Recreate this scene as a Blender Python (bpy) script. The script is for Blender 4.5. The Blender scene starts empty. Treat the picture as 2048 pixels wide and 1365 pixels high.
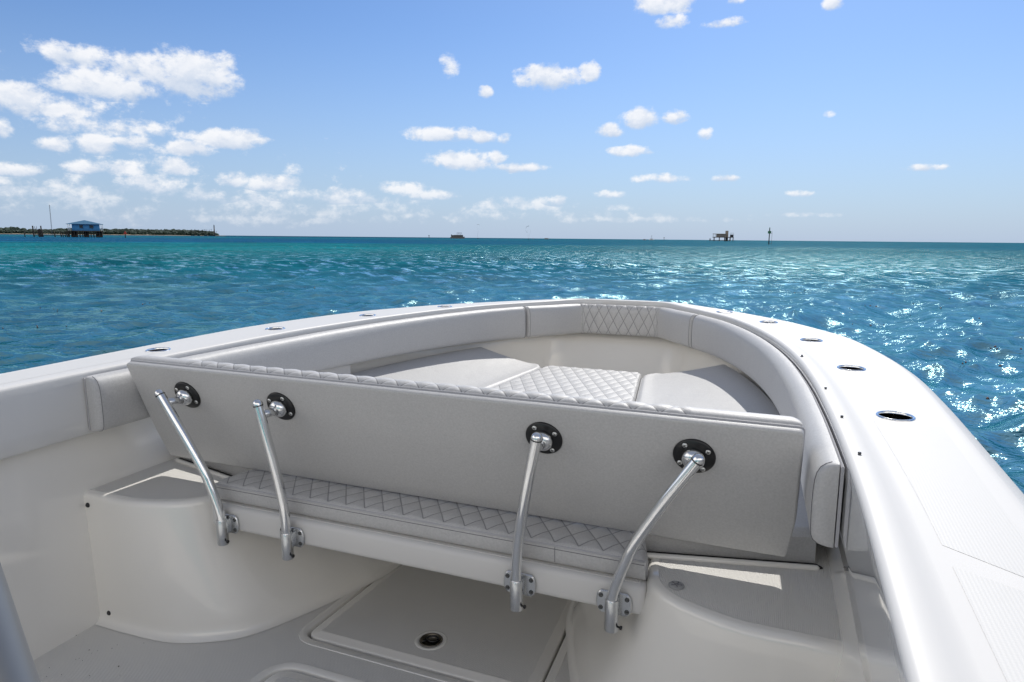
import bpy, bmesh, math, random
import numpy as np
from mathutils import Vector, Matrix, geometry
random.seed(7); RNG = np.random.default_rng(11)
SC = bpy.context.scene; COL = SC.collection
R = math.radians
# ------------------------------------------------------------------ camera (24 mm lens), boat frame and world frame
# boat frame: x to starboard, y to the bow, z up from the cockpit floor; the boat floats 1.5 degrees bow up
U = np.array([.00267, .0264, .99965]); U /= np.linalg.norm(U)
YW = np.array([0, 1., 0]); YW -= YW @ U * U; YW /= np.linalg.norm(YW)
RW = np.array([np.cross(YW, U), YW, U])
FLOOR_H = .32                                            # cockpit floor above the water
BM = Matrix([list(RW[i]) + [0] for i in range(3)] + [[0, 0, 0, 1]]); BM[2][3] = FLOOR_H
CAMB = np.array([1., 0., 1.339]); FPX = 1365.
def cv(px, py): return np.array([px - 1024., 682.5 - py, -FPX])
_l = -cv(-2406, 455); _l /= np.linalg.norm(_l)
_y = cv(1583, 442); _y -= _y @ _l * _l; _y /= np.linalg.norm(_y)
MC = np.array([_l, _y, np.cross(_l, _y)])
cam_d = bpy.data.cameras.new('camera'); cam = bpy.data.objects.new('camera', cam_d); COL.objects.link(cam)
cam_d.sensor_width = 36; cam_d.lens = FPX / 2048 * 36; cam_d.clip_start = .02; cam_d.clip_end = 60000
cam.matrix_world = BM @ Matrix([list(MC[i]) + [CAMB[i]] for i in range(3)] + [[0, 0, 0, 1]])
SC.camera = cam
CAMW = np.array(cam.matrix_world.translation)
def azel(px, py):
    r = RW @ (MC @ cv(px, py)); r /= np.linalg.norm(r)
    return math.atan2(r[0], r[1]), math.asin(r[2])
def far(px, d, z=0.):                                    # point on the water at azimuth of a column, d metres away
    a, _ = azel(px, 476.7 + .00925 * (px - 1024))
    return np.array([CAMW[0] + d * math.sin(a), CAMW[1] + d * math.cos(a), z])
def hgt(px, py, d): return CAMW[2] + d * math.tan(azel(px, py)[1])
# ------------------------------------------------------------------ world, sun, exposure
SUN_AZ, SUN_EL = R(2.0), R(43)
world = bpy.data.worlds.new('World'); SC.world = world; world.use_nodes = True
NT = world.node_tree; NT.nodes.clear()
def nd(t, kind, **kw):
    n = t.nodes.new(kind)
    for k, v in kw.items(): setattr(n, k, v)
    return n
def mth(t, op, a, b=None, c=None, clamp=False):
    n = t.nodes.new('ShaderNodeMath'); n.operation = op; n.use_clamp = clamp
    for i, v in enumerate((a, b, c)):
        if v is None: continue
        if isinstance(v, (int, float)): n.inputs[i].default_value = v
        else: t.links.new(v, n.inputs[i])
    return n.outputs[0]
def mixc(t, f, a, b, mode='MIX'):
    n = t.nodes.new('ShaderNodeMix'); n.data_type = 'RGBA'; n.blend_type = mode
    for s, v in ((n.inputs['Factor'], f), (n.inputs[6], a), (n.inputs[7], b)):
        if isinstance(v, (int, float)): s.default_value = v
        elif isinstance(v, tuple): s.default_value = (*v, 1)
        else: t.links.new(v, s)
    return n.outputs[2]
def sstep(t, x, lo, hi):
    n = t.nodes.new('ShaderNodeMapRange'); n.interpolation_type = 'SMOOTHSTEP'
    t.links.new(x, n.inputs[0]); n.inputs[1].default_value = lo; n.inputs[2].default_value = hi
    return n.outputs[0]
def build_sky():
    t = NT
    sky = nd(t, 'ShaderNodeTexSky', sky_type='NISHITA', sun_disc=False, sun_elevation=SUN_EL, sun_rotation=SUN_AZ,
             altitude=0, air_density=1.0, dust_density=.4, ozone_density=2.2)
    tc = nd(t, 'ShaderNodeTexCoord'); sx = nd(t, 'ShaderNodeSeparateXYZ'); t.links.new(tc.outputs['Generated'], sx.inputs[0])
    az = mth(t, 'ARCTAN2', sx.outputs[0], sx.outputs[1]); el = mth(t, 'ARCSINE', sx.outputs[2])
    p = nd(t, 'ShaderNodeCombineXYZ'); t.links.new(az, p.inputs[0]); t.links.new(mth(t, 'MULTIPLY', el, 1.35), p.inputs[1])
    def noise(scale, det, rough, vec, off=(0, 0, 0)):
        m = nd(t, 'ShaderNodeVectorMath', operation='ADD'); t.links.new(vec, m.inputs[0]); m.inputs[1].default_value = off
        n = nd(t, 'ShaderNodeTexNoise'); n.inputs['Scale'].default_value = scale; n.inputs['Detail'].default_value = det
        n.inputs['Roughness'].default_value = rough; t.links.new(m.outputs[0], n.inputs['Vector']); return n.outputs[0]
    n1 = noise(20, 11, .62, p.outputs[0]); n1u = noise(20, 7, .60, p.outputs[0], (-.004, .011, 0))
    n2 = noise(9, 4, .5, p.outputs[0], (3, 1, 0))
    C = [(390,146,98,48,50,1),(284,139,70,36,36,1),(191,170,112,34,27,1),(154,115,82,30,26,.85),(256,177,70,24,24,.9),(41,200,74,34,32,1),
         (120,217,104,28,23,.9),(205,255,150,26,23,.75),(109,289,42,18,15,.9),(191,286,54,27,22,.9),(266,286,50,20,15,.9),(369,300,64,18,15,.85),
         (458,279,76,23,20,1),(5,262,26,26,18,.8),(34,340,90,18,13,.75),(178,337,64,16,12,.75),(355,337,55,25,15,.85),(246,340,50,22,15,.75),
         (300,371,80,23,20,.75),(468,361,37,20,15,.85),(547,368,66,18,15,.8),(393,392,80,18,15,.65),(650,395,120,18,12,.65),(512,405,100,14,10,.55),
         (60,385,110,16,14,.6),(1097,158,74,28,24,1.05),(1178,144,24,20,20,.95),(900,144,20,36,20,.62),(971,185,15,13,12,.8),(886,269,70,18,15,.95),
         (967,274,28,13,12,.65),(1011,278,17,13,11,.65),(925,325,72,24,16,1),(993,316,22,15,14,.85),(1041,336,60,11,10,.85),(1220,262,28,15,14,.95),
         (1283,240,42,25,20,1.05),(1350,237,30,16,14,.95),(1340,8,64,40,24,1),(1343,45,36,18,13,.8),(1252,304,55,11,10,.75),(1322,358,55,11,10,.7),
         (1217,390,36,9,8,.65),(1115,402,30,11,10,.65),(1050,411,140,15,12,.55),(805,380,66,18,12,.75),(869,391,76,15,10,.68),(735,404,120,16,12,.58),
         (1452,46,50,12,11,.8),(1668,7,22,16,15,.8),(1470,0,22,13,12,.8),(1410,269,17,15,14,.8),(1450,357,28,8,8,.8),(1842,336,58,8,8,.82),
         (1607,388,46,8,7,.62),(1600,430,90,6,5,.5),(1656,229,15,9,8,.55),(1230,416,60,8,7,.5),(200,180,150,60,60,.35),(560,440,260,10,9,.45),(1250,440,200,7,6,.42),(190,395,360,60,50,.36),(640,425,340,36,24,.36),(150,220,210,80,60,.22),(330,330,260,50,40,.18),(1000,430,300,16,14,.34)]
    D = None; W0 = W1 = None
    for cx, cy, hw, hu, hd, w in C:
        a, e = azel(cx, cy); hw, hu, hd = hw * 1.22, hu * 1.25, hd * 1.2; sa = abs(azel(cx + hw, cy)[0] - azel(cx - hw, cy)[0]) / 2
        su = azel(cx, cy - hu)[1] - e; sd = e - azel(cx, cy + hd)[1]
        dx = mth(t, 'MULTIPLY_ADD', az, 1 / sa, -a / sa)
        dy = mth(t, 'MAXIMUM', mth(t, 'MULTIPLY_ADD', el, 1 / su, -e / su), mth(t, 'MULTIPLY_ADD', el, -1 / sd, e / sd))
        q = mth(t, 'MULTIPLY_ADD', dx, dx, mth(t, 'MULTIPLY', dy, dy))
        v = mth(t, 'MULTIPLY_ADD', q, -w, w)
        D = v if D is None else mth(t, 'MAXIMUM', D, v)
        if w > .6:
            vp = mth(t, 'MAXIMUM', v, 0.); h_ = mth(t, 'MULTIPLY', vp, mth(t, 'MULTIPLY_ADD', el, 1 / su, -e / su))
            W0 = vp if W0 is None else mth(t, 'ADD', W0, vp); W1 = h_ if W1 is None else mth(t, 'ADD', W1, h_)
    D = mth(t, 'MAXIMUM', D, -1.)
    D = mth(t, 'MULTIPLY', D, 1.18)
    vo = nd(t, 'ShaderNodeTexVoronoi', feature='SMOOTH_F1'); vo.inputs['Scale'].default_value = 46; vo.inputs['Smoothness'].default_value = .35
    wv = nd(t, 'ShaderNodeVectorMath', operation='ADD'); wc = nd(t, 'ShaderNodeCombineXYZ'); t.links.new(mth(t, 'MULTIPLY', n1, .02), wc.inputs[0]); t.links.new(mth(t, 'MULTIPLY', n2, .02), wc.inputs[1])
    t.links.new(p.outputs[0], wv.inputs[0]); t.links.new(wc.outputs[0], wv.inputs[1]); t.links.new(wv.outputs[0], vo.inputs['Vector'])
    puff = mth(t, 'SUBTRACT', .42, vo.outputs['Distance'])
    f = mth(t, 'MULTIPLY_ADD', mth(t, 'SUBTRACT', n1, .5), 2.3, D)
    f = mth(t, 'MULTIPLY_ADD', puff, .55, f)
    n4 = noise(85, 6, .65, p.outputs[0], (1, 7, 0)); f = mth(t, 'MULTIPLY_ADD', mth(t, 'SUBTRACT', n4, .5), 1.25, f)
    f = mth(t, 'MULTIPLY_ADD', mth(t, 'SUBTRACT', n2, .5), .7, f)
    alpha = sstep(t, f, .10, .92)
    lit = sstep(t, mth(t, 'MULTIPLY_ADD', puff, .12, mth(t, 'SUBTRACT', n1, n1u)), -.11, .07)
    rel = mth(t, 'DIVIDE', W1, mth(t, 'MAXIMUM', W0, .02)); top = sstep(t, mth(t, 'MULTIPLY_ADD', mth(t, 'SUBTRACT', n1, .5), 1.6, rel), -.75, .25)
    lit = mth(t, 'MULTIPLY', mth(t, 'MULTIPLY_ADD', lit, .45, .55), top)
    core = sstep(t, f, .75, 1.7)
    ccol = mixc(t, lit, (4.1, 4.75, 5.8), (7.0, 7.0, 7.1))
    ccol = mixc(t, mth(t, 'MULTIPLY', core, .35), ccol, (5.2, 5.6, 6.3))
    # hazy pale band close to the horizon
    hz = nd(t, 'ShaderNodeMapRange'); t.links.new(el, hz.inputs[0]); hz.inputs[1].default_value = R(17); hz.inputs[2].default_value = 0
    tint = mixc(t, 1., sky.outputs[0], (.50, .625, .81), 'MULTIPLY')
    base = mixc(t, mth(t, 'MULTIPLY', mth(t, 'POWER', hz.outputs[0], 1.5, clamp=True), .88), tint, (3.05, 3.85, 5.2))
    fade = sstep(t, el, R(.2), R(5)); fade = mth(t, 'MULTIPLY_ADD', fade, .55, .37)
    out = mixc(t, mth(t, 'MULTIPLY', alpha, fade), base, ccol)
    out = mixc(t, mth(t, 'MULTIPLY', sstep(t, el, R(24), R(50)), .55), out, (3.0, 3.15, 3.35))  # unseen upper sky greyed so its fill light is less blue
    # bright cloud band astern, out of view, added as fill light for the cockpit
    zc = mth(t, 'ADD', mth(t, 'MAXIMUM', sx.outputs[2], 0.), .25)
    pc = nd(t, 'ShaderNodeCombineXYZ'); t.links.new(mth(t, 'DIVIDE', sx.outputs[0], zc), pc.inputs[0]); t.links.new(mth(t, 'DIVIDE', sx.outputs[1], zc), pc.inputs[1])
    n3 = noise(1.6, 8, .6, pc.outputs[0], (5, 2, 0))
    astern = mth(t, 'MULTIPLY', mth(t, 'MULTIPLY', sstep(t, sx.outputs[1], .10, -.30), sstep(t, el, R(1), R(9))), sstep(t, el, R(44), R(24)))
    fill_cloud = mth(t, 'MULTIPLY', astern, sstep(t, n3, .34, .54))
    out = mixc(t, mth(t, 'MULTIPLY', fill_cloud, .90), out, (13.0, 12.2, 11.0))
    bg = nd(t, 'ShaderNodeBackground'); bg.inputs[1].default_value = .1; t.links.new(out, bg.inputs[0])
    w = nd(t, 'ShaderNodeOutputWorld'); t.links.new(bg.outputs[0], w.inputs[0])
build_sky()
world.cycles.sampling_method = 'MANUAL'; world.cycles.sample_map_resolution = 1024
sl = bpy.data.lights.new('sun', 'SUN'); sun = bpy.data.objects.new('sun', sl); COL.objects.link(sun)
sl.energy = 3.0; sl.angle = R(.53); sl.color = (1, .965, .905)
sd_ = Vector((math.sin(SUN_AZ) * math.cos(SUN_EL), math.cos(SUN_AZ) * math.cos(SUN_EL), math.sin(SUN_EL)))
sun.rotation_euler = sd_.to_track_quat('Z', 'Y').to_euler(); sun.location = sd_ * 50
vs = SC.view_settings; vs.view_transform = 'Standard'; vs.look = 'None'; vs.gamma = 1; vs.exposure = 0.5
SC.cycles.max_bounces = 8; SC.cycles.diffuse_bounces = 4; SC.cycles.glossy_bounces = 4; SC.cycles.caustics_reflective = False
SC.cycles.sample_clamp_indirect = 3; SC.cycles.sample_clamp_direct = 11; SC.cycles.use_denoising = True; SC.cycles.use_light_tree = False; SC.cycles.denoiser = 'OPENIMAGEDENOISE'; SC.cycles.denoising_input_passes = 'RGB_ALBEDO_NORMAL'; SC.cycles.denoising_prefilter = 'ACCURATE'
# ------------------------------------------------------------------ materials
def mat(name, col, rough=.5, metal=0., coat=0., spec=.5, noise=None, bump=None, dirt=None):
    """noise=(scale, amount) varies the colour a little; bump=(scale, height); dirt=(scale, amount, colour)"""
    m = bpy.data.materials.new(name); m.use_nodes = True; t = m.node_tree; b = t.nodes['Principled BSDF']
    b.inputs['Base Color'].default_value = (*col, 1); b.inputs['Roughness'].default_value = rough; b.inputs['Metallic'].default_value = metal
    b.inputs['Coat Weight'].default_value = coat; b.inputs['Coat Roughness'].default_value = .04; b.inputs['Specular IOR Level'].default_value = spec
    tc = nd(t, 'ShaderNodeTexCoord')
    if noise or dirt:
        c = None
        if noise:
            n = nd(t, 'ShaderNodeTexNoise'); n.inputs['Scale'].default_value = noise[0]; n.inputs['Detail'].default_value = 6
            t.links.new(tc.outputs['Object'], n.inputs['Vector'])
            c = mixc(t, n.outputs[0], tuple(v * (1 - noise[1]) for v in col), tuple(min(1, v * (1 + noise[1])) for v in col))
        if dirt:
            n = nd(t, 'ShaderNodeTexNoise'); n.inputs['Scale'].default_value = dirt[0]; n.inputs['Detail'].default_value = 8; n.inputs['Roughness'].default_value = .7
            t.links.new(tc.outputs['Object'], n.inputs['Vector'])
            c = mixc(t, mth(t, 'MULTIPLY', sstep(t, n.outputs[0], .52, .72), dirt[1]), c if c else col, dirt[2])
        t.links.new(c, b.inputs['Base Color'])
    if bump:
        n = nd(t, 'ShaderNodeTexNoise'); n.inputs['Scale'].default_value = bump[0]; n.inputs['Detail'].default_value = 3
        t.links.new(tc.outputs['Object'], n.inputs['Vector'])
        bp = nd(t, 'ShaderNodeBump'); bp.inputs['Distance'].default_value = bump[1]; t.links.new(n.outputs[0], bp.inputs['Height'])
        t.links.new(bp.outputs[0], b.inputs['Normal'])
    return m
def nonskid(name, col, pitch=.006, h=.0009):
    m = mat(name, col, .5, spec=.22, dirt=(5, .10, tuple(v * .8 for v in col))); t = m.node_tree; b = t.nodes['Principled BSDF']
    tc = nd(t, 'ShaderNodeTexCoord'); s = nd(t, 'ShaderNodeSeparateXYZ'); t.links.new(tc.outputs['Object'], s.inputs[0])
    k = 2 * math.pi / pitch
    a = mth(t, 'SINE', mth(t, 'MULTIPLY', mth(t, 'ADD', s.outputs[0], s.outputs[1]), k * .72))
    c = mth(t, 'SINE', mth(t, 'MULTIPLY', mth(t, 'SUBTRACT', s.outputs[0], s.outputs[1]), k * .72))
    hh = mth(t, 'MULTIPLY', a, c)
    bp = nd(t, 'ShaderNodeBump'); bp.inputs['Distance'].default_value = h; t.links.new(hh, bp.inputs['Height']); t.links.new(bp.outputs[0], b.inputs['Normal'])
    return m
def vinyl(name, col, tuft=None):
    """woven vinyl; tuft=(pitch u, pitch v) sews a diamond of thread along the UV map"""
    m = mat(name, col, .48, spec=.4, noise=(190, .20), dirt=(3, .14, tuple(v * .84 for v in col))); t = m.node_tree; b = t.nodes['Principled BSDF']
    b.inputs['Sheen Weight'].default_value = .12
    tc = nd(t, 'ShaderNodeTexCoord')
    n = nd(t, 'ShaderNodeTexNoise'); n.inputs['Scale'].default_value = 700; n.inputs['Detail'].default_value = 2; t.links.new(tc.outputs['Object'], n.inputs['Vector'])
    n2 = nd(t, 'ShaderNodeTexNoise'); n2.inputs['Scale'].default_value = 9; n2.inputs['Detail'].default_value = 3; t.links.new(tc.outputs['Object'], n2.inputs['Vector'])
    hgt_ = mth(t, 'MULTIPLY_ADD', n2.outputs[0], 6., n.outputs[0])
    bp = nd(t, 'ShaderNodeBump'); bp.inputs['Distance'].default_value = .00045; t.links.new(hgt_, bp.inputs['Height']); t.links.new(bp.outputs[0], b.inputs['Normal'])
    if tuft:
        s = nd(t, 'ShaderNodeSeparateXYZ'); t.links.new(tc.outputs['UV'], s.inputs[0])
        u = mth(t, 'MULTIPLY', s.outputs[0], 1 / tuft[0]); v = mth(t, 'MULTIPLY', s.outputs[1], 1 / tuft[1])
        d = mth(t, 'MINIMUM', mth(t, 'PINGPONG', mth(t, 'ADD', u, v), .5), mth(t, 'PINGPONG', mth(t, 'SUBTRACT', u, v), .5))
        line = mth(t, 'SUBTRACT', 1., sstep(t, d, .014, .05))
        src = b.inputs['Base Color'].links[0].from_socket
        t.links.new(mixc(t, mth(t, 'MULTIPLY', line, .72), src, (.13, .13, .14)), b.inputs['Base Color'])
    return m
GEL = (.62, .611, .594)
M = dict(
    gel=mat('white_gelcoat', GEL, .48, coat=.0, spec=.25, noise=(2.5, .012), dirt=(7, .05, (.66, .65, .62))),
    gloss=mat('polished_gelcoat', (.66, .655, .64), .12, coat=1., spec=.5, noise=(2.5, .012)),
    liner=mat('cream_gelcoat', (.77, .75, .705), .16, coat=1., spec=.4, noise=(2, .015), dirt=(6, .08, (.6, .57, .52))),
    floor=nonskid('nonskid_floor', (.72, .706, .672)),
    deck=nonskid('nonskid_deck', (.60, .595, .58), .008, .00006),
    gap=mat('black_gasket', (.012, .012, .012), .7),
    vin=vinyl('grey_vinyl', (.455, .453, .450)),
    piping=mat('grey_piping', (.40, .40, .42), .5),
    thread=mat('dark_thread', (.17, .17, .18), .8),
    steel=mat('polished_aluminium', (.78, .79, .80), .09, 1., noise=(60, .03)),
    satin=mat('satin_aluminium', (.66, .67, .68), .24, 1., noise=(80, .05)),
    chrome=mat('dark_chrome', (.10, .10, .10), .16, 1.),
    black=mat('black_plastic', (.008, .008, .009), .32),
    screw=mat('screw_steel', (.72, .72, .70), .28, 1.),
    wood=mat('dark_piling', (.030, .026, .022), .9, noise=(2, .4)),
    planks=mat('weathered_planks', (.06, .05, .045), .9, noise=(1, .4)),
    blue=mat('blue_siding', (.05, .24, .50), .7, noise=(.7, .2)),
    roof=mat('blue_green_roof', (.10, .25, .40), .6, noise=(.5, .15)),
    dark=mat('dark_glass', (.01, .012, .018), .15),
    grey=mat('grey_concrete', (.17, .16, .15), .9, noise=(.6, .3)),
    tan=mat('tan_block', (.26, .22, .18), .9, noise=(.6, .2)),
    red=mat('red_board', (.42, .03, .015), .5), green=mat('green_board', (.0, .12, .05), .5),
    white=mat('white_paint', (.75, .75, .74), .4), hullw=mat('boat_white', (.6, .6, .58), .4),
    leaf=mat('mangrove_foliage', (.020, .040, .026), .9, noise=(.12, .55)),
    sand=mat('island_sand', (.22, .19, .13), .95, noise=(.05, .3)),
    weed=mat('sargassum', (.27, .19, .17), .8, noise=(4, .5)),
    brick=mat('lighthouse_masonry', (.10, .09, .085), .9),
)
def tufted(pu, pv): return vinyl('quilted_vinyl_%d' % int(pv * 1000), (.455, .453, .450), (pu, pv))
# ------------------------------------------------------------------ mesh helpers (boat coordinates; each thing has an Empty at its base)
BASE = {}
def thing(name, base, label, cat, group=None, boat=True):
    o = bpy.data.objects.new(name, None); COL.objects.link(o); o.empty_display_size = .1
    o.matrix_world = (BM if boat else Matrix()) @ Matrix.Translation(base)
    o['label'] = label; o['category'] = cat
    if group: o['group'] = group
    BASE[o.name] = np.array(base, float)
    return o
def obj(name, verts, faces, m, parent=None, smooth=True, uv=None, sharp=None):
    base = np.zeros(3); q = parent
    if q is not None: base = BASE[q.name]
    v = np.asarray(verts, float) - base
    me = bpy.data.meshes.new(name); me.from_pydata(v.tolist(), [], [list(map(int, f)) for f in faces]); me.validate()
    if uv is not None:
        l = me.uv_layers.new(); vi = np.empty(len(me.loops), int); me.loops.foreach_get('vertex_index', vi)
        l.data.foreach_set('uv', np.asarray(uv, float)[vi].ravel())
    bm = bmesh.new(); bm.from_mesh(me); bmesh.ops.recalc_face_normals(bm, faces=bm.faces); bm.to_mesh(me); bm.free()
    me.polygons.foreach_set('use_smooth', [smooth] * len(me.polygons))
    if sharp is not None: me.set_sharp_from_angle(angle=R(sharp))
    for mm in (m if isinstance(m, (list, tuple)) else [m]): me.materials.append(mm)
    o = bpy.data.objects.new(name, me); COL.objects.link(o)
    if q is not None: o.parent = q
    BASE[o.name] = base
    return o
class MB:
    def __init__(s): s.v = []; s.f = []
    def add(s, v, f):
        k = len(s.v); s.v += [tuple(map(float, p)) for p in v]; s.f += [[i + k for i in q] for q in f]; return s
    def grid(s, G, close=False):
        G = np.asarray(G, float); n, m = G.shape[:2]
        f = [[i * m + j, i * m + (j + 1) % m, (i + 1) * m + (j + 1) % m, (i + 1) * m + j] for i in range(n - 1) for j in range(m if close else m - 1)]
        return s.add(G.reshape(-1, 3), f)
    def loft(s, loops, cap0=False, cap1=False):
        k = len(s.v); n = len(loops); m = len(loops[0]); s.grid(loops, True)
        if cap0: s.f.append([k + j for j in range(m)])
        if cap1: s.f.append([k + (n - 1) * m + j for j in range(m)])
        return s
    def box(s, c, h, bev=0., seg=2, rot=None, taper=None):
        bm = bmesh.new(); bmesh.ops.create_cube(bm, size=2)
        for v in bm.verts: v.co = Vector((v.co.x * h[0], v.co.y * h[1], v.co.z * h[2]))
        if bev: bmesh.ops.bevel(bm, geom=list(bm.edges), offset=bev, segments=seg, profile=.5, affect='EDGES')
        if rot is not None: bmesh.ops.rotate(bm, verts=bm.verts, matrix=rot, cent=(0, 0, 0))
        bm.verts.index_update(); s.add([np.array(v.co) + c for v in bm.verts], [[v.index for v in f.verts] for f in bm.faces]); bm.free(); return s
    def tube(s, P, r, n=20, cap=True, dome=False):
        P = [np.array(p, float) for p in P]; r = r if isinstance(r, (list, tuple)) else [r] * len(P)
        T = [P[min(i + 1, len(P) - 1)] - P[max(i - 1, 0)] for i in range(len(P))]; T = [t / np.linalg.norm(t) for t in T]
        a = np.array([1., 0, 0]) if abs(T[0][0]) < .8 else np.array([0, 1., 0])
        L = []
        for p, t, q in zip(P, T, r):
            a = a - a @ t * t; a /= np.linalg.norm(a); b = np.cross(t, a)
            L.append([p + q * (a * math.cos(w) + b * math.sin(w)) for w in np.linspace(0, 2 * math.pi, n, endpoint=False)])
        if dome:
            t = T[-1]; b = np.cross(t, a); p = P[-1]; q = r[-1]
            for k in range(1, 6):
                w_ = k / 6 * math.pi / 2
                L.append([p + t * q * math.sin(w_) + q * math.cos(w_) * (a * math.cos(w) + b * math.sin(w)) for w in np.linspace(0, 2 * math.pi, n, endpoint=False)])
        return s.loft(L, cap, cap)
    def revolve(s, c, axis, prof, n=28, cap0=True, cap1=True):
        axis = np.array(axis, float); axis /= np.linalg.norm(axis); a = np.array([1., 0, 0]) if abs(axis[0]) < .8 else np.array([0, 1., 0])
        a = a - a @ axis * axis; a /= np.linalg.norm(a); b = np.cross(axis, a)
        L = [[np.array(c) + axis * h + r * (a * math.cos(w) + b * math.sin(w)) for w in np.linspace(0, 2 * math.pi, n, endpoint=False)] for r, h in prof]
        return s.loft(L, cap0, cap1)
    def obj(s, name, m, parent=None, **k): return obj(name, s.v, s.f, m, parent, **k)
def spl(P, n):                                           # smooth curve through control points, resampled to n equal steps
    P = np.array(P, float); Q = np.vstack([2 * P[0] - P[1], P, 2 * P[-1] - P[-2]]); o = []
    for i in range(1, len(Q) - 2):
        p0, p1, p2, p3 = Q[i - 1:i + 3]
        for t in np.linspace(0, 1, 24, endpoint=False):
            o.append(.5 * (2 * p1 + (p2 - p0) * t + (2 * p0 - 5 * p1 + 4 * p2 - p3) * t * t + (3 * p1 - p0 - 3 * p2 + p3) * t ** 3))
    o.append(P[-1]); return resamp(o, n)
def resamp(P, n):
    P = np.array(P, float); d = np.r_[0, np.cumsum(np.linalg.norm(np.diff(P, axis=0), axis=1))]; s = np.linspace(0, d[-1], n)
    return np.stack([np.interp(s, d, P[:, k]) for k in range(P.shape[1])], 1)
def norms(P):                                            # unit normals pointing outboard for a starboard-aft -> bow -> port-aft curve
    T = np.gradient(P, axis=0); T /= np.linalg.norm(T, axis=1)[:, None]; return np.stack([T[:, 1], -T[:, 0]], 1)
def mirror(P): P = np.array(P, float); return np.vstack([P, (P[::-1] * [-1, 1])[1:]])
def zs(y): return np.interp(y, [2.5, 3.67, 4.4], [0, -.016, -.029])   # the sheer drops a little to the bow
def ring(P, off, z):                                     # curve offset outboard by off at height z (+ sheer)
    N = norms(P); Q = P + N * off; return np.column_stack([Q, z + zs(np.clip(P[:, 1], -9, 4.4))])
# plan curves
INC = [(1.147, -1.5), (1.147, -.4), (1.147, .6), (1.1455, 1.13), (1.141, 1.40), (1.131, 1.65), (1.115, 1.94), (1.086, 2.3), (1.035, 2.70), (.962, 3.06), (.858, 3.41), (.722, 3.735), (.555, 4.0), (.42, 4.19), (.325, 4.335), (.25, 4.395), (.12, 4.405), (0, 4.405)]
OUTC = [(1.405, -1.5), (1.405, 0), (1.405, 1.2), (1.403, 1.9), (1.398, 2.26), (1.38, 2.6), (1.335, 2.92), (1.26, 3.25), (1.16, 3.48), (1.01, 3.75), (.80, 4.03), (.60, 4.26), (.42, 4.43), (.28, 4.505), (.12, 4.53), (0, 4.533)]
NI = 150
INN = mirror(spl(INC, NI)); OUT = mirror(spl(OUTC, NI))
# ------------------------------------------------------------------ the boat
boat = thing('motorboat', (0, 0, 0), 'white open motorboat seen from its cockpit, bow lounge and wide gunwales pointing out to sea', 'motorboat')
ROD = [(1.276, 1.923), (1.218, 2.521), (1.109, 3.122), (.924, 3.672)]
ROD = [(sx * x, y) for x, y in ROD for sx in (1, -1)]
RODR = .0405
def xin_(y): return float(np.interp(y, _IN[:, 1], _IN[:, 0]))
_IN = spl(INC, 900)
def build_gunwale():
    mb = MB()
    rows = [(.11, .640), (.02, .640), (.006, .642), (.0, .650), (0, .70), (0, .76), (0, .82), (0, .843), (.0015, .8495), (.0055, .8540), (.012, .8562), (.020, .8565), (.034, .8560), (.050, .8525), (.064, .8484), (.078, .847)]
    G = np.array([ring(INN, o, z) for o, z in rows])
    orow = [(-.012, .847), (0, .8468), (.004, .8460), (.018, .8385), (.034, .8275), (.046, .815), (.052, .800), (.052, .785), (.048, .755)]
    H = np.array([ring(OUT, o, z) for o, z in orow])
    mb.grid(G); mb.grid(H)
    # flat deck between both, with real holes for the rod holders
    a = G[-1]; b = H[0]; V = [tuple(p[:2]) for p in a] + [tuple(p[:2]) for p in b]; na = len(a); nb = len(b)
    E = [(i, i + 1) for i in range(na - 1)] + [(na + i, na + i + 1) for i in range(nb - 1)] + [(0, na), (na - 1, na + nb - 1)]
    for x, y in ROD:
        k = len(V); V += [(x + RODR * math.cos(w), y + RODR * math.sin(w)) for w in np.linspace(0, 2 * math.pi, 32, endpoint=False)]
        E += [(k + i, k + (i + 1) % 32) for i in range(32)]
    mid = (a[:, :2] + b[:, :2]) / 2
    for p in mid[::2]:
        if all((p[0] - x) ** 2 + (p[1] - y) ** 2 > .055 ** 2 for x, y in ROD): V.append(tuple(p))
    r = geometry.delaunay_2d_cdt([Vector(v) for v in V], E, [], 1, 1e-6)
    vv = [np.array(v) for v in r[0]]; poly_o = b[:, :2]; poly_i = a[:, :2]
    def inside(p, poly):
        c = False; j = len(poly) - 1
        for i in range(len(poly)):
            if (poly[i][1] > p[1]) != (poly[j][1] > p[1]) and p[0] < (poly[j][0] - poly[i][0]) * (p[1] - poly[i][1]) / (poly[j][1] - poly[i][1]) + poly[i][0]: c = not c
            j = i
        return c
    F = []
    for f in r[2]:
        c = sum(vv[i] for i in f) / 3
        if inside(c, poly_o) and not inside(c, poly_i) and all((c[0] - x) ** 2 + (c[1] - y) ** 2 > (RODR * .985) ** 2 for x, y in ROD): F.append(f)
    mb.add([(p[0], p[1], .847 + zs(min(p[1], 4.4))) for p in vv], F)
    o = mb.obj('gunwale', [M['gel'], M['gloss']], boat)
    bm = bmesh.new(); bm.from_mesh(o.data); bmesh.ops.remove_doubles(bm, verts=bm.verts, dist=.0004); bmesh.ops.recalc_face_normals(bm, faces=bm.faces); bm.to_mesh(o.data); bm.free()
    o.data.set_sharp_from_angle(angle=R(40))
    for p in o.data.polygons:                            # the coaming face is polished, the deck above it is not
        if p.center.z < .843 + zs(min(p.center.y, 4.4)) and abs(p.normal.z) < .6 and abs(p.center.x) < xin_(p.center.y) + .02 and p.center.y < 4.42: p.material_index = 1
build_gunwale()
H = [ring(OUT, o, z) for o, z in ((.046, .752), (.03, .70), (-.02, .5), (-.10, .2), (-.17, -.05), (-.24, -.35), (-.34, -.7))]
MB().grid(H).obj('hull', M['gel'], boat)
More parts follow.
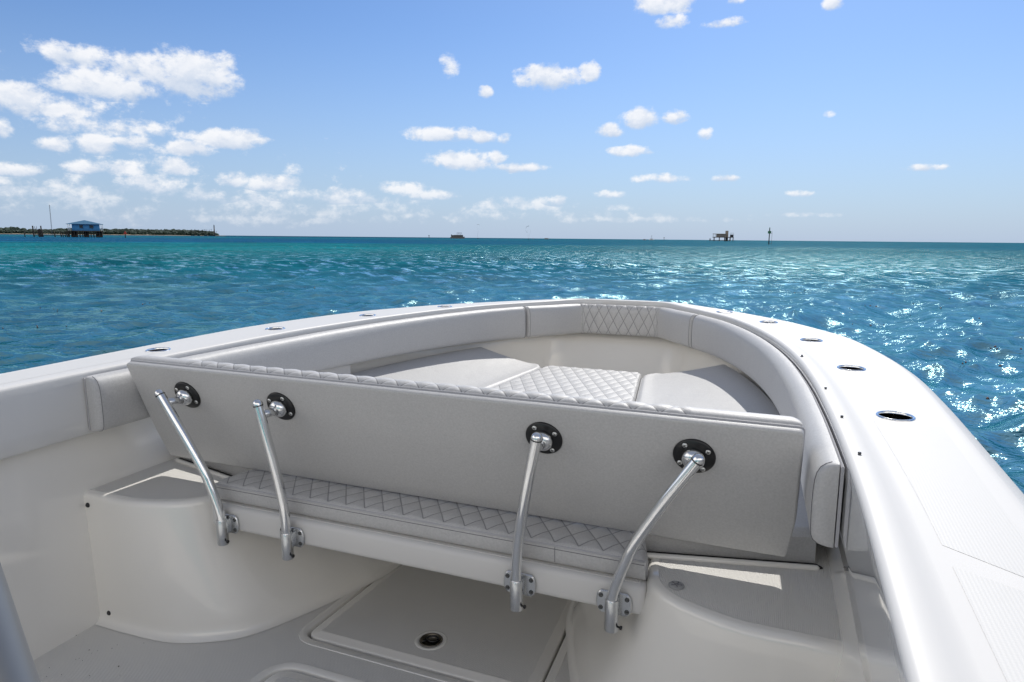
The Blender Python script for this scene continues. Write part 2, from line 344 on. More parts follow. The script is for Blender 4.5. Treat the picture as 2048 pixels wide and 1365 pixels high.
for x, y in ROD:                                         # rod holders: rim ring, deep dark cup
    z = .847 + zs(y); mb = MB()
    mb.revolve((x, y, z), (0, 0, 1), [(.038, -.16), (.0385, -.002)], 32, True, False)
    cup = mb.obj('rod_holder', M['chrome'], boat)
    MB().revolve((x, y, z), (0, 0, 1), [(.0382, -.004), (.0382, .0015), (.0395, .0032), (.0425, .0036), (.0447, .0024), (.0452, .0002)], 40, False, False).obj('rim', M['steel'], cup)
MB().revolve((.676, 4.05, .8246), (0, 0, 1), [(.045, 0), (.045, .004), (.041, .006), (.037, .004), (.034, .001)], 36).obj('deck_ring', M['satin'], boat)
for x, y in ((1.061, 2.637), (1.118, 2.134), (1.142, 1.827), (1.158, 1.539)):
    MB().revolve((x + .004, y, .8535), (0, 0, 1), [(.0058, 0), (.0058, .002), (.0032, .003), (.0032, .0055), (.0042, .0062), (.003, .008)], 14).obj('snap_stud', M['chrome'], boat)
# nonskid sheets on the starboard and port gunwale with the smooth band between them
def sheet(y0, y1, sx, sk):
    I = spl(INC, 600); O = spl(OUTC, 600); rows = []
    for k in range(40):
        v = k / 39; row = []
        for j in range(7):
            u = j / 6; y = y0 + (y1 - y0) * v
            y += sk * u * ((1 - v) if y1 > 1.2 else v)
            xi = np.interp(y, I[:, 1], I[:, 0]) + .10; xo = np.interp(y, O[:, 1], O[:, 0]) - .035
            row.append((sx * (xi + (xo - xi) * u), y,   .8474))
        rows.append(row)
    MB().grid(rows).obj('nonskid_panel', M['deck'], boat)
for sx in (1, -1):
    sheet(1.155, 1.86, sx, -.10); sheet(-1.4, 1.085, sx, -.075)
# inner liner below the overhanging coaming
TOPC = INN + norms(INN) * .055
LB = mirror(resamp(np.vstack([spl([(1.10, -1.5), (1.10, .5), (1.102, 1.45), (1.10, 2.0), (1.07, 2.5), (1.01, 2.82), (.925, 3.17), (.80, 3.55), (.655, 3.84), (.47, 4.11)], 70), spl([(.44, 4.14), (.30, 4.20), (.15, 4.22), (0, 4.22)], 30)]), NI))
def build_liner():
    rows = []
    for k in range(9):
        u = k / 8; s = u ** .8
        q = TOPC * (1 - s) + LB * s
        top = .645 + zs(np.clip(INN[:, 1], -9, 4.4)); bot = np.interp(LB[:, 1], [2.6, 3.4], [.0, .29])
        z = top * (1 - u) + bot * u; rows.append(np.column_stack([q, z]))
    MB().grid(rows).obj('hull_liner', M['liner'], boat)
build_liner()
# cockpit floor with two hatch openings
def rr(x0, x1, y0, y1, tw, r, n=6):                      # rounded trapezoid, tw = how much each side closes in towards the bow
    c = [(x1, y0), (x1 - tw, y1), (x0 + tw, y1), (x0, y0)]; o = []
    for i, (px, py) in enumerate(c):
        p = np.array((px, py)); a = np.array(c[i - 1]) - p; b = np.array(c[(i + 1) % 4]) - p; a /= np.linalg.norm(a); b /= np.linalg.norm(b)
        for t in np.linspace(0, 1, n): o.append((1 - t) ** 2 * (p + a * r) + 2 * t * (1 - t) * p + t * t * (p + b * r))
    return np.array(o)
def inset(L, d):
    T = np.roll(L, -1, 0) - np.roll(L, 1, 0); T /= np.linalg.norm(T, axis=1)[:, None]; return L + np.stack([-T[:, 1], T[:, 0]], 1) * d
HA = rr(-.408, .408, 1.635, 2.60, .045, .055); HB = rr(-.385, .385, .30, 1.490, .01, .075)
def z3(L, z): return np.column_stack([L, np.full(len(L), z)])
outer = [(-1.16, -1.5), (1.16, -1.5), (1.16, 3.0), (-1.16, 3.0)]
hA, hB = inset(HA, -.030), inset(HB, -.030)
tess = geometry.tessellate_polygon([[Vector((*p, 0)) for p in outer], [Vector((*p, 0)) for p in hA], [Vector((*p, 0)) for p in hB]])
allp = [(*p, 0) for p in outer] + [(*p, 0) for p in hA] + [(*p, 0) for p in hB]
fl = obj('cockpit_floor', allp, tess, M['floor'], boat, smooth=False)
for L, h in ((HA, 'forward'), (HB, 'aft')):
    MB().loft([z3(inset(L, -.0305), .0), z3(inset(L, -.029), .002), z3(inset(L, -.006), .002), z3(inset(L, -.002), -.002), z3(inset(L, -.001), -.05)], False, False).obj('hatch_frame', M['liner'], boat, sharp=50)
    MB().loft([z3(inset(L, -.004), -.03), z3(inset(L, .03), -.03)], False, True).obj('hatch_gutter', M['gap'], boat)
    lid = MB().loft([z3(inset(L, .007), -.03), z3(inset(L, .007), -.006), z3(inset(L, .009), -.001), z3(inset(L, .013), .0010), z3(inset(L, .034), .0012), z3(inset(L, .037), .0032), z3(inset(L, .042), .0035)], False, False).obj('hatch', M['liner'], boat, sharp=60)
    MB().loft([z3(inset(L, .042), .0035), z3(inset(L, .043), .0037)], False, True).obj('lid_panel', M['floor'], lid, smooth=False)
    if h == 'forward':
        c = (0, 1.766, .0035)
        MB().revolve(c, (0, 0, 1), [(.053, 0), (.052, .0014), (.040, .0014), (.0385, -.001)], 40, False, False).obj('latch_boss', M['liner'], lid)
        lt = MB().revolve(c, (0, 0, 1), [(.038, .0015), (.036, .0035), (.034, .0035), (.0335, .0012), (.0, .001)], 36).obj('latch', mat('bronzed_latch', (.20, .18, .15), .36, 1.), lid)
        MB().tube([(.018 * math.cos(w) + .004, 1.770 + .015 * math.sin(w), .0073) for w in np.linspace(-2.2, 3.4, 18)] + [(-.010, 1.756, .0073), (-.018, 1.746, .0073)], .0028, 8).obj('latch_pull', M['black'], lid)
# seat lockers on either side, joined by the lounge platform behind
LT = [(1.25, 1.475), (1.09, 1.475), (.964, 1.476), (.884, 1.493), (.796, 1.526), (.742, 1.569), (.712, 1.63), (.695, 1.78), (.68, 2.2), (.66, 2.75)]
LF = [(1.25, 1.452), (1.09, 1.452), (.88, 1.458), (.76, 1.478), (.655, 1.53), (.582, 1.595), (.505, 1.745), (.431, 1.94), (.383, 2.13), (.34, 2.75)]
def locker(sx):
    a = spl(LF, 70); b = spl(LT, 70)
    def nrm(P): T = np.gradient(P, axis=0); T /= np.linalg.norm(T, axis=1)[:, None]; return np.stack([-T[:, 1], T[:, 0]], 1)
    na, nb = nrm(a), nrm(b); rows = []
    # normal points away from the locker body (towards the cockpit)
    if na[20][1] > 0: na, nb = -na, -nb
    for o, z in ((.026, .0015), (.016, .004), (.008, .011), (.002, .022), (0, .045)): rows.append(np.column_stack([a + na * o, np.full(70, z)]))
    for u in (.15, .3, .45, .6, .75, .9): rows.append(np.column_stack([a * (1 - u) + b * u + (nb * .0), np.full(70, .045 + (.422 - .045) * u)]))
    for o, z in ((0, .424), (-.0015, .433), (-.005, .4395), (-.011, .4437), (-.019, .4458), (-.030, .4462)): rows.append(np.column_stack([b + nb * o, np.full(70, z)]))
    G = np.array(rows) * [sx, 1, 1]
    body = MB().grid(G).obj('seat_locker', M['liner'], boat)
    top = b - nb * .0295
    P = [(*p, 0) for p in top] + [(1.25, 2.75, 0)]
    tr = geometry.tessellate_polygon([[Vector(p) for p in P]])
    obj('locker_top', [(sx * p[0], p[1], .4455) for p in P], tr, M['floor'], body, smooth=False)
    if sx < 0:
        for x, z in ((-1.135, .405), (-1.062, .038)):
            MB().revolve((x, 1.4755 - .0235 * (1 - z / .42), z), (0, -1, 0), [(.0085, -.003), (.0085, .003), (.006, .006), (.003, .0055)], 16).obj('screw', M['black'], body)
    else:
        mb = MB().revolve((.790, 1.604, .446), (0, 0, 1), [(.0195, -.001), (.0195, .0025), (.0175, .004)], 32)
        dr = mb.obj('drain_cap', mat('grey_plastic', (.33, .33, .33), .5), body)
        k = MB()
        for w in np.linspace(0, 2 * math.pi, 5, endpoint=False):
            k.tube([(.790 + .003 * math.cos(w), 1.604 + .003 * math.sin(w), .4506), (.790 + .014 * math.cos(w), 1.604 + .014 * math.sin(w), .4506)], .0012, 6)
        k.revolve((.790, 1.604, .4485), (0, 0, 1), [(.005, 0), (.005, .003), (.003, .004)], 12).obj('cap_spokes', M['thread'], dr)
locker(1); locker(-1)
def platform():
    P = sorted([(x, y) for x, y in LB if y > 2.2 and x > -.001], key=lambda p: p[1])
    def poly(name, L, z, m):
        L = L + [(-x, y) for x, y in L[::-1]]
        obj(name, [(*p, z) for p in L], geometry.tessellate_polygon([[Vector((*p, 0)) for p in L]]), m, boat, smooth=False)
    poly('lounge_platform', [(.70, 2.2)] + [(x + .05, y) for x, y in P if y < 3.68] + [(.73, 3.70)], .4435, M['liner'])
    poly('bow_well_floor', [(.95, 3.3)] + [(x + .03, y) for x, y in P if y > 3.3 and x > .002], .30, M['liner'])
    MB().box((0, 3.69, .37), (.76, .012, .072)).obj('lounge_front', M['liner'], boat, smooth=False)
    MB().box((0, 2.30, .22), (.70, .02, .222)).obj('lounge_riser', M['liner'], boat, smooth=False)
platform()
# bridge seat base between the lockers
MB().box((0, 1.90, .391), (.716, .311, .041), .016, 3).obj('seat_bridge', M['gel'], boat, sharp=50)
MB().box((0, 1.87, .4328), (.700, .262, .001)).obj('bridge_top', M['floor'], boat, smooth=False)
# wing panel under the port and starboard bolsters where the seat back parks
I600 = spl(INC, 900)
def xin(y): return float(np.interp(y, I600[:, 1], I600[:, 0]))
for sx in (1, -1):
    pl = []
    for y in np.linspace(1.90, 2.80, 14): pl.append((xin(y) - .012, y))
    G = [[(sx * x, y, z) for x, y in pl] for z in (.45, .55, .648)] + [[(sx * (x + .10), y, .648) for x, y in pl]]
    mb = MB().grid(G); e = pl[-1]; mb.add([(sx * e[0], e[1], .45), (sx * (e[0] + .12), e[1], .45), (sx * (e[0] + .12), e[1], .648), (sx * e[0], e[1], .648)], [[0, 1, 2, 3]])
    mb.obj('wing_panel', M['gel'], boat, sharp=40)
# bolsters
I2000 = mirror(spl(INC, 1500)); S2000 = np.r_[0, np.cumsum(np.linalg.norm(np.diff(I2000, axis=0), axis=1))]
def s_at(x, y): return S2000[np.argmin((I2000[:, 0] - x) ** 2 + (I2000[:, 1] - y) ** 2)]
def bsec(s, shrink=1.):                                  # bolster section at arc length s
    p = np.array([np.interp(s, S2000, I2000[:, 0]), np.interp(s, S2000, I2000[:, 1])])
    q = np.array([np.interp(s + .01, S2000, I2000[:, 0]), np.interp(s + .01, S2000, I2000[:, 1])]) - np.array([np.interp(s - .01, S2000, I2000[:, 0]), np.interp(s - .01, S2000, I2000[:, 1])])
    q /= np.linalg.norm(q); n = np.array([-q[1], q[0]])  # inboard
    y = p[1]; zt = np.interp(y, [1.5, 4., 4.38], [.8415, .812, .799]) ; zb = np.interp(y, [2.4, 4.38], [.652, .603]); m = (zt + zb) / 2; h = (zt - zb) / 2
    pr = [(.013, 1.0), (.026, .985), (.038, .93), (.048, .84), (.0545, .70), (.058, .52), (.0595, .25), (.060, 0), (.0597, -.3), (.059, -.6), (.0575, -.78), (.053, -.90), (.044, -.97), (.030, -.998), (.013, -1.0)]
    return [(*(p + n * (.013 + (d - .013) * shrink)), m + h * v * (.93 + .07 * shrink)) for d, v in pr]
def bolster(s0, s1, label=None, skip=None):
    ss = []; e = .022
    for k in range(7): w = k / 6; ss.append((s0 + .003 + e * (1 - math.cos(w * math.pi / 2)), .35 + .65 * math.sin(w * math.pi / 2)))
    n = max(8, int((s1 - s0) / .02))
    for s in np.linspace(s0 + .003 + e, s1 - .003 - e, n)[1:-1]: ss.append((s, 1.))
    for k in range(7): w = 1 - k / 6; ss.append((s1 - .003 - e * (1 - math.cos(w * math.pi / 2)), .35 + .65 * math.sin(w * math.pi / 2)))
    L = [bsec(s, f) for s, f in ss]
    b = MB().loft(L, True, True).obj('bolster', M['vin'], boat, sharp=70)
    if label: b['label'] = label
    # backing board with its piping edge
    BB = []
    for s, f in ss:
        a = np.array(bsec(s, f)); q = np.array(bsec(s, 0)); top, bot = q[0], q[-1]
        nn = (a[7] - q[7]); nn = nn / max(1e-6, np.linalg.norm(nn))
        o = top - nn * .013; o2 = bot - nn * .013
        BB.append([top - nn * .0025 + [0, 0, -.001], top - nn * .0055 + [0, 0, .002], o + nn * .004, o2 + nn * .004, bot - nn * .0055 - [0, 0, .002], bot - nn * .0025 + [0, 0, .001]])
    MB().loft(BB, True, True).obj('backing_board', M['piping'], b, sharp=40)
    # end seams
    for s, f in (ss[5], ss[-6]):
        P = bsec(s, f * 1.012); MB().tube([np.array(p) for p in P[1:-1]], .0010, 6).obj('seam', M['thread'], b)
    return b, ss
sA, sB, sC, sD = s_at(1.137, 1.505), s_at(.548, 4.01), s_at(-.548, 4.01), s_at(-1.137, 1.505)
bolster(sA, sB, 'grey vinyl side bolster curving along the starboard coaming')
bb, _ = bolster(sB, sC, 'bow bolster with a quilted middle panel')
bolster(sC, sD, 'grey vinyl side bolster along the port coaming')
def bow_panel():
    s0, s1 = s_at(.287, 4.376), s_at(-.287, 4.376); G = []; uv = []
    pu, pv = .0665, .125
    for s in np.linspace(s0, s1, 170):
        P = np.array(bsec(s)); a = np.r_[0, np.cumsum(np.linalg.norm(np.diff(P, axis=0), axis=1))]; row = []
        ctr = np.array([*(P[7][:2]), P[7][2]])
        p0 = np.array(bsec(s, 0))[7]; nn = P[7] - p0; nn /= np.linalg.norm(nn)
        for v in np.linspace(.012, a[-1] - .012, 56):
            q = np.array([np.interp(v, a, P[:, k]) for k in range(3)]); u = s - s0
            g = (abs(math.sin(math.pi * (u / pu + v / pv))) * abs(math.sin(math.pi * (u / pu - v / pv)))) ** .5
            edge = min(1, min(s - s0, s1 - s) / .008)
            up = max(0, 1 - v / .05)
            row.append(q + nn * (.002 + .006 * g) * edge + np.array([0, 0, .004 * g * up * edge])); uv.append((u, v))
        G.append(row)
    MB().grid(G).obj('quilted_panel', tufted(pu, pv), bb, uv=uv)
bow_panel()
# sockets on the bridge front that hold the backrest tubes
FY = 1.589
def socket(x):
    z0, z1 = .315, .401; y = 1.561
    s = MB().revolve((x, y, z0), (0, 0, 1), [(.0145, .0), (.0172, .0015), (.0178, .004), (.0178, z1 - z0 - .003), (.0168, z1 - z0), (.0155, z1 - z0)], 32).obj('tube_socket', M['satin'], boat, sharp=40)
    pl = []
    for sx in (1, -1):
        for t in np.linspace(-1, 1, 9): pl.append((x + sx * (.034 + .010 * math.sqrt(max(0, 1 - t * t)) * 1.2), t * sx * .031))
    zc = .378
    L = [[(px, FY - .0005 - d, zc + pz * f) for px, pz in [(x + (q[0] - x) * f, q[1]) for q in pl]] for d, f in ((0, 1), (.006, 1), (.008, .95))]
    mb = MB().loft(L, True, True)
    mb.box((x, (FY + y) / 2 + .002, .372), (.0125, .016, .024), .002)
    mb.obj('mounting_plate', M['satin'], s, sharp=40)
    for dx in (-.034, .034):
        for dz in (-.017, .017):
            MB().revolve((x + dx, FY - .0085, zc + dz), (0, -1, 0), [(.0062, 0), (.0060, .0016), (.004, .0026), (.0022, .0010)], 16).obj('screw', M['chrome'], s)
    MB().tube([(x + .016, y - .004, z0 + .016), (x + .023, y - .006, z0 + .016), (x + .0235, y - .006, z0 + .016)], [.003, .003, .0045], 10).revolve((x + .0235, y - .006, z0 + .016), (1, -.2, 0), [(.0052, 0), (.0052, .004), (.003, .005)], 12).obj('set_screw', M['black'], s)
for x in (.639, .380, -.380, -.639): socket(x)
# ------------------------------------------------------------------ backrest
NB = np.array([0, 1, .37]); NB /= np.linalg.norm(NB)     # normal of the aft face (pointing to the bow)
TB = np.array([0, -.37, 1.]); TB /= np.linalg.norm(TB)   # up along the face
PB = np.array([0, 1.632, .779])
br = thing('backrest_cushion', (0, 1.72, .505), 'wide grey vinyl lounge backrest with scalloped quilted top held on four aluminium tubes', 'backrest')
def fp(x, s, d): return np.array([x, 0, 0]) + PB + TB * s + NB * d      # s up the face from the flange line, d towards the bow
ST, SB = .100, -.292
def edge_x(s):                                           # half width of the panel at height s
    return 1.053 if s > -.19 else 1.053 - (-.19 - s) / .10 * .012
def outline(inx):
    o = []; r = .012
    pts = [(-1.050, ST), (1.056, ST), (1.053, -.175), (1.040, SB), (-1.040, SB), (-1.053, -.175)]
    n = len(pts)
    for i in range(n):
        p = np.array(pts[i]); a = np.array(pts[i - 1]) - p; b = np.array(pts[(i + 1) % n]) - p; a = a / np.linalg.norm(a); b = b / np.linalg.norm(b)
        for t in np.linspace(0, 1, 5): o.append((1 - t) ** 2 * (p + a * r) + 2 * t * (1 - t) * p + t * t * (p + b * r))
    o = np.array(o); T = np.roll(o, -1, 0) - np.roll(o, 1, 0); T /= np.linalg.norm(T, axis=1)[:, None]
    return o + np.stack([T[:, 1], -T[:, 0]], 1) * inx
loops = [[fp(x, s, d) for x, s in outline(i)] for i, d in ((.006, 0), (.0015, .0015), (0, .005), (0, .020), (.002, .024))]
bp_ = MB().loft(loops, True, True).obj('back_panel', M['vin'], br, sharp=50)
MB().tube([fp(x, s, .0225) for x, s in outline(-.0005)] + [fp(*outline(-.0005)[0], .0225)], .0022, 8).obj('piping', M['piping'], br)
def front_pad():
    pu, pv = .0665, .078; nx = 620; prof = []
    # profile from the aft top seam over the rolled top and down the front to the bottom seam
    for t in np.linspace(0, 1, 14): w = math.pi / 2 * (1 - t); prof.append((ST - .002 + .010 * math.sin(t * math.pi) ** .8 * (1 - t * .2) - .010 * t, .024 + .050 * t ** 1.1))
    for t in np.linspace(0, 1, 34)[1:]: prof.append((ST - .012 - (ST - .012 - SB - .012) * t, .074 + .004 * math.sin(math.pi * t)))
    for t in np.linspace(0, 1, 8)[1:]: prof.append((SB + .012 - .010 * math.sin(t * math.pi / 2), .074 - .050 * t))
    prof = np.array(prof); d = np.r_[0, np.cumsum(np.linalg.norm(np.diff(prof, axis=0), axis=1))]
    nv = 110; vs_ = np.linspace(0, d[-1], nv); pr = np.stack([np.interp(vs_, d, prof[:, k]) for k in (0, 1)], 1)
    tg = np.gradient(pr, axis=0); tg /= np.linalg.norm(tg, axis=1)[:, None]; nm = np.stack([-tg[:, 1], tg[:, 0]], 1) * -1
    if nm[60][1] < 0: nm = -nm
    G = []; uv = []
    for x in np.linspace(-1, 1, nx):
        row = []
        for (s, dd), n, v in zip(pr, nm, vs_):
            hx = edge_x(s) - .002; X = x * hx
            e = min(1., (1.0 - abs(x)) * 1.05 / .03); e = math.sqrt(max(0, 1 - (1 - e) ** 2))
            q = 1 if abs(X) < .80 else 0
            g = (abs(math.sin(math.pi * (X / pu + v / pv))) * abs(math.sin(math.pi * (X / pu - v / pv)))) ** .3 if q else 1
            h = (.0058 * g - .0034) if q else .0015
            vf = min(1, v / .006)
            b = np.array([s, .024 + (dd - .024) * (.4 + .6 * e)]) + n * h * vf * e
            row.append(fp(X, b[0], b[1])); uv.append((X if q else 0, v) if q else (pu * .5, 0))
        G.append(row)
    MB().grid(G).obj('quilted_pad', tufted(pu, pv), br, uv=uv)
front_pad()
def support(x0, xt, xf, sx):
    """socket x, x of the tube's top end, flange x"""
    P = []
    if abs(x0) > .5: way = [(x0, 1.561, .345), (x0, 1.561, .40), (x0 + sx * .006, 1.5608, .430), (x0 + sx * .018, 1.5595, .470), (x0 + sx * .036, 1.557, .520), (x0 + sx * .058, 1.5535, .572), (x0 + sx * .125, 1.546, .690), (xt, 1.541, .802)]
    else: way = [(x0, 1.561, .345), (x0, 1.561, .40), (x0 + sx * .0005, 1.5608, .44), (x0 + sx * .004, 1.5595, .49), (x0 + sx * .012, 1.557, .55), (x0 + sx * .024, 1.553, .62), (x0 + sx * .046, 1.547, .73), (xt, 1.544, .806)]
    tb = MB().tube(spl(way, 48), .0146, 28, True, True).obj('support_tube', M['steel'], br, sharp=60)
    w = np.array(way[-1]) ; tdir = w - np.array(way[-2]); tdir /= np.linalg.norm(tdir)
    MB().revolve(w - tdir * .006, tdir, [(.0147, -.001), (.0152, 0), (.0152, .002), (.0147, .003)], 28, False, False).obj('cap_ring', M['chrome'], tb)
    c = fp(xf, 0, 0)
    fl_ = MB().revolve(c, -NB, [(.0505, -.001), (.0510, .003), (.0485, .0065), (.030, .0075), (.020, .0075)], 48).obj('flange', M['black'], tb, sharp=60)
    MB().revolve(c, -NB, [(.0285, .007), (.0285, .016), (.026, .024), (.020, .030), (.012, .033), (.004, .034)], 36).obj('swivel_dome', M['steel'], tb)
    j = w - tdir * .035
    a = c - NB * .026; 
    MB().tube([a, a * .6 + j * .4, j], [.0150, .0125, .0118], 24).obj('swivel_neck', M['satin'], tb)
    ax = np.array([1., 0, 0]); 
    for k in range(4):
        w_ = R(32 + 90 * k) if sx > 0 else R(58 + 90 * k)
        q = c + .0395 * (ax * math.cos(w_) + TB * math.sin(w_)) - NB * .0072
        sc = MB().revolve(q, -NB, [(.0066, -.001), (.0066, .0008), (.0052, .0022), (.002, .0026)], 16).obj('flange_screw', M['screw'], tb)
        k2 = MB()
        for r_ in (0, 1):
            dv = (ax * math.cos(w_ + r_ * math.pi / 2) + TB * math.sin(w_ + r_ * math.pi / 2)) * .0036
            k2.tube([q - NB * .0024 - dv, q - NB * .0024 + dv], .0009, 6)
        k2.v and None
        sc2 = k2
        sc2.obj('cross_slot', M['black'], tb)
support(.639, .836, .816, 1); support(-.639, -.836, -.816, -1); support(.380, .442, .431, 1); support(-.380, -.442, -.431, -1)
# ------------------------------------------------------------------ bridge seat cushion
sc_ = thing('seat_cushion', (0, 1.85, .434), 'low grey seat cushion with diamond stitched top, resting on the white bridge seat', 'cushion')
def seat_cushion():
    pu, pv = .0665, .095; y0, y1 = 1.612, 2.14; zt, zb = .4985, .4345; nx, nv = 520, 90
    def hw(y): return float(np.interp(y, [y0, 1.64, 1.86, y1], [.712, .713, .655, .62]))
    pr = []
    for t in np.linspace(0, 1, 8): pr.append((y0 + .018 - .012 * t, zb + .012 * t, 0))
    pr = [(y0 + .014, zb, 0), (y0 + .006, zb + .003, 0), (y0 + .001, zb + .010, 0), (y0 - .002, zb + .022, 0), (y0 - .002, zb + .042, 0), (y0 + .001, zt - .012, 0), (y0 + .004, zt - .005, 0)]
    n0 = len(pr)
    for y in np.linspace(y0 + .009, y1, nv): pr.append((y, zt, 1))
    G = []; uv = []
    for i in range(nx):
        x = -1 + 2 * i / (nx - 1); row = []
        for y, z, q in pr:
            X = x * hw(y); v = y - y0 - .009; g = 0
            ex = min(1, (1 - abs(x)) * .7 / .02); ex = math.sqrt(max(0, 1 - (1 - ex) ** 2)); zz = z
            if q:
                g = (abs(math.sin(math.pi * (X / pu + v / pv))) * abs(math.sin(math.pi * (X / pu - v / pv)))) ** .5
                zz = z - .003 + (.0036 * g + .004 * min(1, v / .03)) * ex - .02 * (1 - ex)
            row.append((X, y, zz)); uv.append((X, v) if q else (pu / 2, 0))
        G.append(row)
    m = MB().grid(G); Ga = np.array(G)
    for side in (0, -1):
        e = Ga[side]; b = e.copy(); b[:, 2] = zb; m.grid([e[n0 - 1:], b[n0 - 1:]])
        m.add([tuple(p) for p in e[:n0]] + [(e[n0 - 1][0], e[n0 - 1][1], zb)], [list(range(n0 + 1))])
    m.obj('quilted_top', tufted(pu, pv), sc_, uv=uv + [(pu / 2, 0)] * (len(m.v) - len(uv)))
    MB().tube([(x, y0 + .0015, zt - .009) for x in np.linspace(-.708, .708, 40)], .0028, 8).obj('piping', M['piping'], sc_)
    MB().tube([(x, y0 - .0012, zt - .018) for x in np.linspace(-.708, .708, 40)], .0009, 6).obj('seam', M['thread'], sc_)
    MB().tube([(.47, y0 - .0022, z) for z in np.linspace(zb + .01, zt - .012, 6)], .0008, 6).obj('seam', M['thread'], sc_)
seat_cushion()
# ------------------------------------------------------------------ lounge cushions
def aft(x): return 1.745 + .22 * max(0, abs(x) - .62)
INX = lambda y: float(np.interp(y, [1.6, 2.85, 3.6, 3.9], [.50, .41, .30, .27]))
def side_cushion(sx, label):
    t = thing('lounge_cushion', (sx * .75, 2.7, .446), label, 'cushion', 'cushions of the bow lounge')
    ny, nx = 110, 44; YF = 3.745; G = []
    
    for j in range(ny):
        v = j / (ny - 1); row = []
        for i in range(nx):
            u = i / (nx - 1)
            y0 = 1.745; y = y0 + (YF - y0) * v
            xi = INX(y); c = .13
            if y > YF - c: xi += .11 * (1 - math.sqrt(max(0, 1 - ((y - YF + c) / c) ** 2))) * .9
            xo = xin(y) - .014
            x = xi + (xo - xi) * u
            yy = y + (.22 * max(0, x - .62)) * (1 - v)
            z = .509 + .078 * max(0, (u - .12) / .88) ** 1.25 * np.interp(y, [1.8, 2.3], [.35, 1])
            dx_ = min(x - xi, 99); e = min(dx_, (yy - (y0 + .22 * max(0, x - .62))) , (YF - y) ) 
            rr_ = .017; 
            if e < rr_: z -= rr_ * (1 - math.sqrt(max(0, 1 - (1 - e / rr_) ** 2)))
            row.append((sx * x, yy, z))
        G.append(row)
    G = np.array(G); m = MB().grid(G)
    for e in (G[0], G[-1], G[:, 0], G[:, -1]):
        b = e.copy(); b[:, 2] = .4465; m.grid([e, e * [1, 1, .5] + b * [0, 0, .5], b])
    m.obj('cushion_pad', M['vin'], t, sharp=60)
    S = [G[j, 0] * [1, 1, 0] + [0, 0, G[j, 0][2] - .001] for j in range(4, ny - 1)]
    MB().tube(S, .0024, 8).obj('piping', M['piping'], t)
side_cushion(1, 'plain light grey lounge cushion along the starboard side of the bow')
side_cushion(-1, 'plain light grey lounge cushion along the port side of the bow')
fc = thing('filler_cushion', (0, 2.8, .446), 'diamond quilted centre cushion between the two plain lounge cushions', 'cushion', 'cushions of the bow lounge')
def filler():
    pu, pv = .070, .140; YF = 3.725; ny, nx = 300, 130; G = []; uv = []
    for j in range(ny):
        y = 1.76 + (YF - 1.76) * j / (ny - 1); row = []
        for i in range(nx):
            u = -1 + 2 * i / (nx - 1); h = INX(y) - .007; c = .05
            if y > YF - c: h -= .05 * (1 - math.sqrt(max(0, 1 - ((y - YF + c) / c) ** 2)))
            x = u * h; v = y - 1.76
            g = (abs(math.sin(math.pi * (x / pu + v / pv))) * abs(math.sin(math.pi * (x / pu - v / pv)))) ** .5
            e = min(h - abs(x), YF - y); z = .507 + .0036 * g * min(1, e / .02)
            if e < .014: z -= .014 * (1 - math.sqrt(max(0, 1 - (1 - e / .014) ** 2)))
            row.append((x, y, z)); uv.append((x, v))
        G.append(row)
    G = np.array(G); m = MB().grid(G)
    for e in (G[0], G[-1], G[:, 0], G[:, -1]):
        b = e.copy(); b[:, 2] = .4465; m.grid([e, b])
    m.obj('quilted_top', tufted(pu, pv), fc, uv=uv + [(pu / 2, 0)] * (len(m.v) - len(uv)))
filler()
for sx in (1, -1):                                       # moulded lip in front of the side cushions
    mb = MB(); P = [(sx * x, aft(x) - .030, .4475) for x in np.linspace(.60, 1.115, 20)]
    mb.tube(P, .0085, 12, True, True).obj('cushion_lip', M['liner'], boat)
    MB().tube([(p[0], p[1] + .017, .4455) for p in P] + [(P[-1][0] + sx * .012, P[-1][1] + .004, .4455)], .0065, 8).obj('drain_groove', M['gap'], boat)
# grit washed into the port corner of the floor
gr = MB()
for _ in range(18):
    x, y = -1.02 + .05 * random.gauss(0, 1) + .25 * random.random() ** 2, 1.33 + .06 * random.gauss(0, 1) - .1 * random.random(); r_ = .0006 + .0012 * random.random() ** 3
    gr.box((x, y, .002 + r_ * .5), (r_ * 1.4, r_, r_ * .6), 0, 1, Matrix.Rotation(random.random() * 3, 3, 'Z'))
g_ = gr.obj('floor_grit', M['wood'], boat, smooth=False); g_['kind'] = 'stuff'
# ------------------------------------------------------------------ hardtop leg in the lower left corner
a = np.array([.324, .387, .888]); b = np.array([.28, .396, .971]); dl = (b - a) / np.linalg.norm(b - a)
lg = np.array([-.93, -.37, 0]) * .030
hl = MB().tube([a + lg - dl * 1.0, a + lg - dl * .4, a + lg, a + lg + dl * .5, a + lg + dl * 1.1], .030, 28).obj('hardtop_leg', mat('anodised_leg', (.20, .205, .21), .42, .55), boat)
